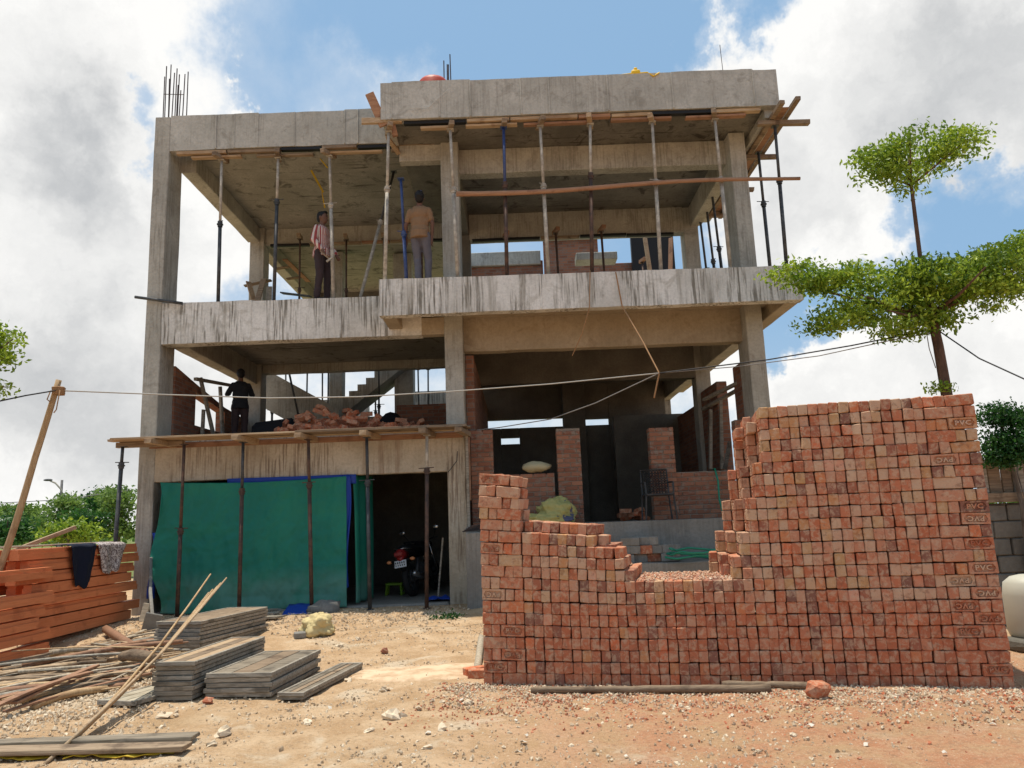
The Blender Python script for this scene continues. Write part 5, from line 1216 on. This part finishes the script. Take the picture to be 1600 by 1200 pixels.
def person(label, loc, yaw, ht, J, top, bottom, sleeve, look=(0, 0), cap=None):
    k = ht/1.75; loc = Vector(loc); R = Matrix.Rotation(yaw, 3, 'Z')
    t = thing('person', label, 'person', loc)
    T = lambda p: loc+R @ (Vector(p)*k)
    H = Vector((0, -.02, 1.50))                     # base of skull ; faces -Y locally
    LR = Matrix.Rotation(look[1], 3, 'Z') @ Matrix.Rotation(look[0], 3, 'X')
    hd = lambda p: T(H+LR @ Vector(p))
    RR = R @ LR
    J0 = dict(hipL=(.09, 0, .92), hipR=(-.09, 0, .92), kneeL=(.10, -.02, .50), kneeR=(-.10, -.02, .50), ankL=(.11, .03, .09), ankR=(-.11, .03, .09), shL=(.16, .01, 1.375), shR=(-.16, .01, 1.375),
              elL=(.23, .03, 1.12), elR=(-.23, .03, 1.12), wrL=(.24, -.05, .88), wrR=(-.24, -.05, .88)); J0.update(J)
    P = {n: T(p) for n, p in J0.items()}
    b = MB()
    def torso(b, g):
        b.ell(T((0, 0, 1.0)), (.155+g)*k, (.105+g)*k, .17*k, 16, 10, R); b.ell(T((0, -.005, 1.17)), (.15+g)*k, (.10+g)*k, .2*k, 16, 10, R); b.ell(T((0, 0, 1.32)), (.175+g)*k, (.108+g)*k, .15*k, 16, 10, R)
        capsule(b, P['shL'], P['shR'], .048*k+g, .048*k+g); capsule(b, T((.07, .01, 1.42)), T((-.07, .01, 1.42)), .045*k+g*.6, .045*k+g*.6)
    torso(b, 0)
    capsule(b, T((0, .01, 1.40)), hd((0, .01, .06)), .058*k, .052*k)
    b.ell(hd((0, .0, .135)), .076*k, .096*k, .118*k, 16, 12, RR); b.ell(hd((0, -.03, .07)), .055*k, .06*k, .065*k, 12, 8, RR)
    b.ell(hd((0, -.098, .115)), .014*k, .018*k, .024*k, 8, 6, RR); b.ell(hd((0, -.09, .062)), .024*k, .012*k, .009*k, 8, 6, RR); b.ell(hd((0, -.082, .158)), .05*k, .014*k, .010*k, 8, 6, RR)
    for sx in (-1, 1): b.ell(hd((sx*.078, .01, .12)), .012*k, .022*k, .032*k, 8, 6, RR)
    for s_ in 'LR':
        capsule(b, P['sh'+s_], P['el'+s_], .047*k, .038*k); capsule(b, P['el'+s_], P['wr'+s_], .037*k, .026*k)
        capsule(b, P['hip'+s_], P['knee'+s_], .082*k, .054*k); capsule(b, P['knee'+s_], P['ank'+s_], .05*k, .036*k)
        a = P['ank'+s_]; f = R @ Vector((0, -1, 0)); capsule(b, a-Vector((0, 0, .045*k))+f*-.03*k, a-Vector((0, 0, .055*k))+f*.14*k, .036*k, .03*k)
        w = P['wr'+s_]; d = (w-P['el'+s_]).normalized(); sd = d.cross(f)
        if sd.length < .1: sd = R @ Vector((1, 0, 0))
        sd.normalize(); fw = sd.cross(d)*1.0
        if fw.dot(f) < 0: fw = -fw
        capsule(b, w, w+d*.06*k, .026*k, .03*k)
        for i in range(4):
            q = w+d*.075*k+fw*(.027-.018*i)*k; L = (.062, .07, .066, .052)[i]*k; m_ = q+d*L*.5+sd*.006*k; capsule(b, q, m_, .0095*k, .009*k); capsule(b, m_, m_+(d*.6+sd*-.6*(1 if s_ == 'L' else -1))*L*.5, .009*k, .008*k)
        q = w+d*.02*k+fw*.025*k; capsule(b, q, q+(d*.6+fw*.8)*.05*k, .012*k, .0095*k)
    remeshed('body', b, 'skin', t, .0085)
    b = MB(); torso(b, .016)
    capsule(b, T((0, .005, 1.36)), T((0, .005, 1.425)), .085*k, .066*k)
    b.tube([T((0, 0, 1.0)), T((0, 0, .86))], [.165*k, .172*k], 16)
    for s_ in 'LR':
        e = P['sh'+s_].lerp(P['el'+s_], .62) if sleeve == 'short' else P['el'+s_]
        capsule(b, P['sh'+s_], e, .064*k, .056*k)
        if sleeve != 'short': capsule(b, P['el'+s_], P['el'+s_].lerp(P['wr'+s_], .86), .053*k, .042*k)
    remeshed('shirt', b, top, t, .011)
    b = MB(); b.ell(T((0, 0, .95)), .168*k, .122*k, .12*k, 16, 10, R)
    for s_ in 'LR':
        capsule(b, P['hip'+s_], P['knee'+s_], .097*k, .070*k); capsule(b, P['knee'+s_], P['ank'+s_]+Vector((0, 0, .02)), .068*k, .056*k)
    remeshed('trousers', b, bottom, t, .011)
    b = MB(); b.ell(hd((0, .018, .165)), .088*k, .100*k, .098*k, 16, 12, RR, .5, .12); b.ell(hd((0, .05, .12)), .078*k, .068*k, .085*k, 12, 8, RR); b.ell(hd((0, -.055, .222)), .058*k, .045*k, .03*k, 12, 8, RR)
    remeshed('hair', b, 'hair', t, .009)
    b = MB()
    for s_ in 'LR':
        a = P['ank'+s_]; f = R @ Vector((0, -1, 0)); capsule(b, a-Vector((0, 0, .05*k))-f*.04*k, a-Vector((0, 0, .058*k))+f*.15*k, .044*k, .036*k)
    remeshed('shoes', b, 'black', t, .012)
    for sx in (-1, 1):
        b = MB(); b.ell(hd((sx*.03, -.088, .138)), .011*k, .006*k, .006*k, 8, 6, RR); b.build('eye', 'black', t, True)
    if cap:
        b = MB(); b.ell(hd((0, -.075, .235)), .055*k, .06*k, .022*k, 12, 8, RR); b.build('cap_visor', cap, t, True)
    return t, P
# man in striped shirt: faces +X (to the right), right arm hanging with a hammer
q = W(502, 466, 13.75)
t1, P1 = person('man in red striped shirt and dark trousers standing with a hammer', (q.x, 13.78, 5.645), math.radians(72), 1.80, dict(elR=(-.25, .02, 1.13), wrR=(-.22, -.13, .92), elL=(.24, -.04, 1.13), wrL=(.22, -.16, .95), kneeL=(.10, -.05, .5), ankL=(.12, -.04, .09)), 'shirt_stripe', 'trouser_dark', 'long', (-.06, 0))
t = thing('hammer', 'small hammer with a pale head held by the man in stripes', 'hammer', P1['wrR'])
w = P1['wrR']+Vector((.03, -.02, -.09)); b = MB(); b.cyl(w+Vector((-.05, 0, .06)), w+Vector((.13, -.02, -.12)), .013, None, 7); b.build('handle', 'wood_old', t)
b = MB(); b.bar(w+Vector((.07, -.02, -.16)), w+Vector((.19, -.02, -.08)), .035, .035); b.build('head', 'steel_cement', t)
# man in tan shirt: back to the camera, looking up, holding a blue prop
q = W(657, 432, 12.95)
t2, P2 = person('man in tan polo and grey trousers looking up beside a blue prop', (q.x, 12.98, 5.645), math.radians(172), 1.77, dict(elR=(-.23, .0, 1.12), wrR=(-.20, -.04, .86), elL=(.25, .02, 1.12), wrL=(.27, -.06, .88), ankL=(.03, .06, .09), kneeL=(.06, -.04, .5), hipL=(.08, 0, .93), ankR=(-.13, -.02, .09), kneeR=(-.12, -.07, .5)), 'shirt_tan', 'trouser_grey', 'short', (-.45, .2), 'cap_blue')
q0, q1 = W(641, 432, 12.92), W(634, 276, 12.92)
wl = P2['wrL']
hold = P2['wrL'] if P2['wrL'].x < P2['wrR'].x else P2['wrR']
prop('blue steel prop with a flat head held by the man in tan', (hold.x+.01, hold.y-.07, 5.645), (hold.x-.07, hold.y-.07, W(634, 276, 12.92).z), None, 'steel_blue', 'steel_blue', .5, None, .032)
# dark figure on the middle floor
q = W(382, 690, 15.6)
person('person in dark clothes seen from behind at the middle floor side opening', (q.x, 15.3, 3.152), math.radians(205), 1.62, dict(elL=(.26, -.12, 1.2), wrL=(.2, -.33, 1.25), elR=(-.26, -.12, 1.2), wrR=(-.2, -.33, 1.28)), 'dark_cloth', 'trouser_dark', 'long', (.1, 0))
# ============================================================ TREES
random.seed(71)
DENS = 2.7
def leaf(b, c, s, rv, up=.6):
    n = Vector((random.gauss(0, 1), random.gauss(0, 1), random.gauss(0, .7)+up)).normalized(); a = n.orthogonal().normalized(); a.rotate(Quaternion(n, random.random()*6.3)); d = n.cross(a)
    w = s*.42; b.add([c-a*s*.5, c-d*w*.55+a*s*.1+n*s*.05, c+a*s*.5, c+d*w*.55+a*s*.1+n*s*.05], [[0, 1, 2, 3]], rv)
def pad(b, c, rx, ry, rz, n, s, gate=.0, lo=0, hi=1):
    # leaves gathered on small sprays spread through the pad
    ns = max(6, int(n*DENS)//26)
    for _ in range(ns):
        while True:
            p = Vector((random.uniform(-1, 1), random.uniform(-1, 1), random.uniform(-1, 1)))
            if p.length < 1: break
        e = 1+.25*noise.noise(Vector((p.x*3, p.y*3, c.x)))
        q = c+Vector((p.x*rx*e, p.y*ry*e, p.z*rz))
        if noise.noise(q*(1.3/max(.3, rx)))*.9 < gate-.4: continue
        tone = min(1, max(0, random.gauss((lo+hi)/2, .22*(hi-lo)+.05)))
        for _ in range(30):
            o = Vector((random.gauss(0, 1), random.gauss(0, 1), random.gauss(0, .42)))*s*1.55; o *= min(1, 3.2*s/max(1e-6, o.length))
            leaf(b, q+o, s*random.uniform(.7, 1.25), min(1, max(0, tone+random.uniform(-.18, .18))))
def limb(b, pts, r0, r1, n=8):
    b.tube(pts, [r0+(r1-r0)*i/(len(pts)-1) for i in range(len(pts))], n)
# tiered tree beside the stack
YT_ = 10.4
tr = W(1483, 640, YT_); base = Vector((tr.x+.12, YT_, gz(tr.x, YT_)))
T = thing('tiered_tree', 'slender tiered tree with flat leafy layers beside the brick stack', 'tree', base)
b = MB(); p1, p2, p3 = W(1478, 610, YT_), W(1466, 540, YT_), W(1455, 490, YT_)
p4, p5, p6 = W(1438, 405, YT_), W(1430, 340, YT_), W(1424, 290, YT_)
b.tube([base, p1, p2, p3, p4, p5, p6, W(1420, 245, YT_)], [.095, .072, .066, .06, .030, .027, .023, .012], 10)
for (u, v, dy) in [(1330, 470, -.3), (1270, 440, .2), (1545, 440, .3), (1600, 410, -.3), (1400, 450, .8), (1480, 450, -.9), (1360, 500, -.5)]:
    e = W(u, v, YT_)+Vector((0, dy, 0)); limb(b, [p3, p3.lerp(e, .5)+Vector((0, 0, -.06)), e], .035, .01, 6)
for (u, v, dy) in [(1370, 255, .2), (1500, 228, -.2), (1430, 225, .4), (1400, 240, -.4)]:
    e = W(u, v, YT_)+Vector((0, dy, 0)); limb(b, [p6, p6.lerp(e, .5), e], .018, .006, 6)
b.build('trunk', 'bark', T, True)
b = MB(); K = YT_*1.02/1200
for (u, v, ru, rv, n) in [(1435, 238, 95, 24, 900), (1395, 262, 60, 26, 600), (1495, 224, 45, 12, 260), (1420, 288, 26, 16, 120), (1470, 245, 40, 22, 260), (1355, 250, 22, 12, 120),
                       (1238, 425, 32, 18, 260), (1290, 440, 60, 20, 560), (1330, 485, 70, 26, 700), (1295, 508, 38, 16, 280), (1400, 465, 100, 44, 1500), (1480, 440, 110, 36, 1400), (1560, 418, 75, 38, 1000), (1545, 462, 75, 22, 700), (1405, 510, 62, 20, 520), (1605, 385, 45, 30, 500), (1465, 500, 35, 20, 240), (1365, 432, 80, 14, 420), (1430, 425, 70, 16, 360), (1600, 450, 60, 30, 420), (1680, 420, 70, 40, 500)]:
    pad(b, W(u, v, YT_), ru*K, ru*K*.85 if ru > 40 else ru*K, rv*K*.8, n, .076, .30)
b.build('crown', 'leaf', T)
b = MB(); q = W(1462, 608, YT_)
pad(b, q, .12, .12, .05, 60, .06); b.build('side_shoot', 'leaf', T)['kind'] = 'stuff'
# tree reaching in at the left edge
q = W(-60, 560, 9.0); T = thing('overhanging_tree', 'leafy tree branch reaching in above the bamboo pole', 'tree', (q.x-.9, 9.0, 0))
b = MB(); b.tube([(q.x-.9, 9, 0), (q.x-.8, 9, 2.5), (q.x-.75, 9, 4.6)], [.12, .09, .05], 9); limb(b, [(q.x-.8, 9, 2.6), W(-20, 560, 9), W(20, 530, 9)], .03, .008, 6); limb(b, [(q.x-.8, 9, 3.0), W(-30, 600, 9), W(10, 605, 9)], .025, .006, 6); b.build('trunk', 'bark', T, True)
b = MB(); K = 9*1.02/1200
for (u, v, ru, rv, n) in [(-10, 522, 34, 14, 260), (-18, 555, 36, 22, 420), (-12, 605, 22, 7, 90), (-80, 540, 70, 40, 900), (-60, 600, 50, 20, 300), (-110, 480, 60, 40, 500)]: pad(b, W(u, v, 9), ru*K, ru*K, rv*K, n, .065, .1)
b.build('crown', 'leaf', T)
DENS = .9
# shrubs and trees beyond the site
def shrub(label, u, v, ru, rv, Y, m, n, ls, cat='shrub', name='shrub', grp=None, layers=1):
    ru *= .82; rv *= .72; c = W(u, v+5, Y); K = Y*1.01/1200; zb = gz(c.x, Y) if Y < 90 else .17
    T = thing(name, label, cat, (c.x, Y, zb), grp); b = MB(); b.tube([(c.x, Y, zb), (c.x, Y, c.z), (c.x, Y, c.z+rv*K*.6)], [.02*rv*K+.04, .015*rv*K+.03, .02], 7)
    for k in range(6):
        a = k*1.05; e = Vector((c.x+ru*K*.6*math.cos(a), Y+ru*K*.6*math.sin(a), c.z+rv*K*random.uniform(-.2, .6))); limb(b, [(c.x, Y, c.z-rv*K*.5), e], .03, .01, 5)
    b.build('trunk', 'bark_grey', T); b = MB()
    if layers == 1:
        for k in range(7):
            a = random.random()*6.3; rr = random.uniform(.2, .6); cc = c+Vector((ru*K*rr*math.cos(a), ru*K*rr*math.sin(a), rv*K*random.uniform(-.5, .55))); pad(b, cc, ru*K*.55, ru*K*.55, rv*K*.45, n//7, ls, .1)
    else:
        for k in range(layers):
            f = 1-.75*k/layers; pad(b, c+Vector((random.uniform(-.1, .1)*ru*K, 0, rv*K*(-.8+1.7*k/(layers-1)))), ru*K*f, ru*K*f, rv*K*.16, n//layers, ls, .15)
    b.build('crown', m, T)
shrub('dark green rounded shrub behind the bamboo pole', 12, 822, 40, 34, 26, 'leaf_dark', 2000, .16)
shrub('bright green low shrub beside the sloping plank', 108, 826, 45, 26, 24, 'leaf', 1800, .15)
shrub('round glossy dark green bush behind the timber pile', 136, 815, 30, 30, 25, 'leaf_dark', 1900, .15)
shrub('light green layered tree close to the left garage column', 188, 800, 34, 44, 26, 'leaf_far', 2200, .16, 'tree', 'layered_tree', None, 5)
shrub('green layered tree behind the round dark bush', 100, 800, 46, 30, 31, 'leaf_far', 1900, .18, 'tree', 'layered_tree', None, 4)
shrub('yellow green bush standing behind the dark rounded shrub', 48, 825, 38, 30, 29, 'leaf_far', 1500, .17)
shrub('tall dark conical tree behind the layered trees', 146, 778, 26, 30, 48, 'leaf_dark', 1600, .26, 'tree', 'conical_tree')
shrub('airy tree with open crown behind the leaning prop', 185, 766, 42, 24, 44, 'leaf_far', 1300, .24, 'tree', 'airy_tree')
shrub('pale green tree beside the dark rounded shrub far off', 20, 797, 50, 18, 40, 'leaf_far', 1500, .22, 'tree', 'far_tree')
shrub('young thin tiered tree beside the street lamp', 106, 790, 13, 26, 42, 'leaf_far', 300, .2, 'tree', 'young_tree', None, 4)
shrub('small leafy tree at the edge left of the pole foot', -60, 815, 50, 40, 30, 'leaf_far', 1500, .18, 'tree', 'far_tree')
DENS = 3
# creeper over the fence at the right
q = W(1572, 670, 9.6); T = thing('climbing_shrub', 'dense green creeper hanging over the board fence beside the brick stack', 'shrub', (q.x+.2, 9.9, 0)); K = 9.8/1200
b = MB(); b.tube([(q.x+.2, 9.9, 0), (q.x+.15, 9.75, 1.5), (q.x, 9.7, 2.6)], [.04, .03, .02], 6); limb(b, [(q.x+.05, 9.5, 2.3), W(1590, 740, 9.4), W(1600, 775, 9.4)], .012, .006, 5); b.build('stem', 'bark_grey', T)
b = MB()
for (u, v, ru, rv, n) in [(1568, 650, 28, 20, 500), (1590, 690, 40, 30, 900), (1560, 700, 22, 22, 380), (1570, 718, 25, 12, 260), (1620, 660, 40, 30, 500)]: pad(b, W(u, v, 9.55), ru*K, ru*K*.7, rv*K, n, .055)
b.build('foliage', 'leaf_dark', T)
# far tree line
b = MB()
for k in range(900):
    x = random.uniform(-260, 260); Y = random.uniform(150, 210); h = 3.5+2.5*noise.noise(Vector((x*.05, 0, 0)))+random.uniform(-1, 1)
    for _ in range(14): leaf(b, Vector((x+random.gauss(0, 2.5), Y, random.uniform(.2, max(1, h)))), random.uniform(1.2, 2.2), random.random())
tag(b.build('far_woodland', 'leaf_far'), 'distant low woodland along the horizon', 'woodland', None, 'stuff')
# weeds by the garage column
b = MB(); q = G(695, 968)
for k in range(120): leaf(b, q+Vector((random.gauss(0, .14), random.gauss(.02, .06), abs(random.gauss(.03, .04)))), .06, random.random()*.6)
tag(b.build('weed', 'leaf_dark'), 'low green weed growing at the foot of the garage column', 'weed', None, 'stuff')
# ============================================================ STREET LAMP
q = W(92, 800, 45); t = thing('street_lamp', 'thin street lamp with curved arm far behind the timber pile', 'street lamp', (q.x, 45, .17))
tp = W(94, 775, 45); e = W(76, 752, 45)
b = MB(); b.cyl((q.x+.1, 45, .17), W(100, 778, 45), .09, .06, 8); b.build('pole', 'steel_cement', t); b = MB(); b.tube([W(100, 778, 45), W(95, 764, 45), W(87, 755, 45), W(78, 751, 45)], .05, 7); a_ = b.build('arm', 'steel_cement', t, True); b = MB(); b.ell(W(75, 750, 45), .28, .12, .07, 10, 6); b.build('lamp_head', 'steel_dark', t)
q = W(94, 800, 47); b = MB(); b.cyl((q.x, 47, .17), W(97, 750, 47), .1, .07, 8); tag(b.build('utility_pole', 'steel_dark', None, True), 'plain upright pole standing beside the street lamp', 'pole')
# ============================================================ FENCE RIGHT OF THE STACK
fy = 9.9; fx0 = W(1530, 760, fy).x
t = thing('board_fence', 'weathered upright board fence behind the right end of the stack', 'fence', (fx0+1.5, fy, 1.3))
random.seed(3); x = fx0
while x < fx0+4:
    w = random.uniform(.12, .2); b = MB(); b.bb((x, fy+random.uniform(-.02, .02), 1.62), (x+w-.012, fy+.05, W(1560, 715, fy).z+random.uniform(-.06, .06)), .004, .5, .004); b.build('board', random.choice(['pole_grey', 'wood_grey', 'wood_old']), t); x += w+.004
b = MB(); b.bb((fx0-.1, fy-.09, 1.52), (fx0+4, fy+.1, 1.64), .006); b.build('rail', 'wood_old', t)
t = thing('block_wall', 'rough grey block wall under the board fence', 'wall', (fx0+1.5, fy+.1, 0))
b = MB(); b.bb((fx0-.1, fy+.03, .0), (fx0+4, fy+.2, 1.51), .01); core = b.build('mortar_core', 'mortar', t)
k = 0; z = .02
while z < 1.45:
    x = fx0-.1-(.2 if k % 2 else 0)
    while x < fx0+3.9:
        b = MB(); b.bb((max(x, fx0-.1)+.006, fy-.02+random.uniform(-.01, .01), z), (x+.39, fy+.05, z+.20), .012, .5, .006); b.build('block', 'concrete_dark', t); x += .4
    z += .212; k += 1
mat('plastic_white', solid((.52, .50, .41), .12, 4), .5)
q = W(1583, 950, 8.3); b = MB(); qx = q.x+.31
prof = [(.0, 0.25), (.06, .27), (.42, .27), (.55, .25), (.61, .18), (.63, .10)]
b.tube([(qx, 8.45, .12+h) for h, r in prof], [r for h, r in prof], 20); tag(b.build('plastic_drum', 'plastic_white', None, True), 'off white plastic drum standing behind the right end of the stack', 'drum')
b = MB(); b.box((qx+.1, 8.3, .06), (.9, .6, .12), Matrix.Rotation(.2, 3, 'Z'), .02, .5, .01); tag(b.build('drum_slab', 'concrete_dark'), 'dark slab under the off white plastic drum', 'slab')
# ============================================================ BAMBOO POLE AND WIRES
Yp = 9.95; pt = W(92, 594, Yp); pb = W(0, 882, Yp); d = (pb-pt); s = (gz(-6.9, Yp)-pt.z)/d.z; base = pt+d*s
pole([base, base.lerp(pt, .5)+Vector((.03, 0, 0)), pt], .047, .037, 'bamboo', 'tall bamboo pole leaning beside the timber pile and carrying a wire', 'pole', 'bamboo_pole')
mat('wire_pale', solid((.42, .40, .36), .15), .5); mat('wire_dark', solid((.03, .03, .032), .1), .5); mat('rope', solid((.35, .20, .10), .15), .9); mat('wire_grey', solid((.22, .21, .2), .1), .5)
def wire(pts, r, m_, lab, name='wire', cat='wire'):
    P = []
    for i in range(len(pts)-1):
        for k in range(10): P.append(pts[i].lerp(pts[i+1], k/10))
    P.append(pts[-1]); b = MB(); b.tube(P, r, 6); return tag(b.build(name, m_, None, True), lab, cat)
b = MB()
knot = W(88, 610, Yp-.05)
for k in range(5): b.tube([knot+Vector((.075*math.cos(a_*1.05+k), .075*math.sin(a_*1.05+k)+.05, .02*k-.04)) for a_ in range(7)], .014, 5)
b.tube([knot+Vector((-.06, -.02, 0)), knot+Vector((-.1, -.02, -.12)), knot+Vector((-.05, -.02, -.16))], .008, 5); b.tube([knot+Vector((.06, -.02, 0)), knot+Vector((.03, -.02, -.26)), knot+Vector((.0, -.02, -.3))], .008, 5)
tag(b.build('rope_lashing', 'rope', None, True), 'brown rope lashing tied round the top of the bamboo pole', 'rope')
J = W(1030, 583, 11.6)
wire([W(-30, 633, 8.6), W(40, 618, 9.3), knot], .009, 'wire_dark', 'dark wire running from the pole out past the leafy branch')
wire([knot, W(240, 616, 10.6), W(420, 622, 11.2), W(560, 620, 11.5), W(700, 612, 11.6), W(860, 600, 11.6), J], .009, 'wire_pale', 'pale twisted wire strung from bamboo pole across the building front')
wire([J, W(1200, 562, 11.3), W(1330, 540, 10.9), W(1450, 516, 10.4)], .010, 'wire_dark', 'dark cable strung from the wire joint up to the tiered tree')
wire([J, W(1150, 573, 11.4), W(1280, 556, 11.0), W(1400, 530, 10.6), W(1456, 520, 10.4)], .007, 'wire_grey', 'thinner grey cable sagging below the dark one to the tree')
wire([J, W(930, 630, 11.9), W(860, 655, 12.4), W(780, 668, 13.0), W(745, 672, 13.5)], .008, 'wire_grey', 'grey cable slanting from the wire joint down to the brick pier')
wire([W(1470, 519, 10.4), W(1530, 560, 9.6), W(1600, 592, 8.8), W(1660, 610, 8.4)], .010, 'wire_dark', 'dark cable running from the tiered tree out over the stack')
wire([W(1447, 516, 10.3), W(1452, 545, 10.3), W(1462, 575, 10.3)], .007, 'wire_grey', 'loose cable end hanging beside the trunk of the tree')
wire([W(962, 425, 12.5), W(972, 478, 12.48), W(1005, 535, 12.0), J, W(1022, 622, 11.7)], .012, 'rope', 'brown rope hanging from the upper slab and tied to the wire', 'rope', 'rope')
wire([W(922, 422, 12.52), W(921, 480, 12.5), W(910, 520, 12.6), W(894, 556, 12.8)], .008, 'rope', 'thin brown cord hanging loose under the upper slab', 'rope', 'rope')
wire([W(715, 705, 13.44), W(714, 720, 13.44), W(700, 738, 13.46)], .006, 'wire_dark', 'short dark wire hanging on the garage column', 'wire')
wire([W(640, 170, 12.5), W(670, 168, 12.5), W(700, 140, 12.5)], .006, 'wire_pale', 'pale string looped across the face of the roof edge', 'string', 'string')
wire([W(0, 786, 40), W(92, 781, 40), W(205, 766, 36)], .02, 'wire_grey', 'thin distant wire running past the street lamp')
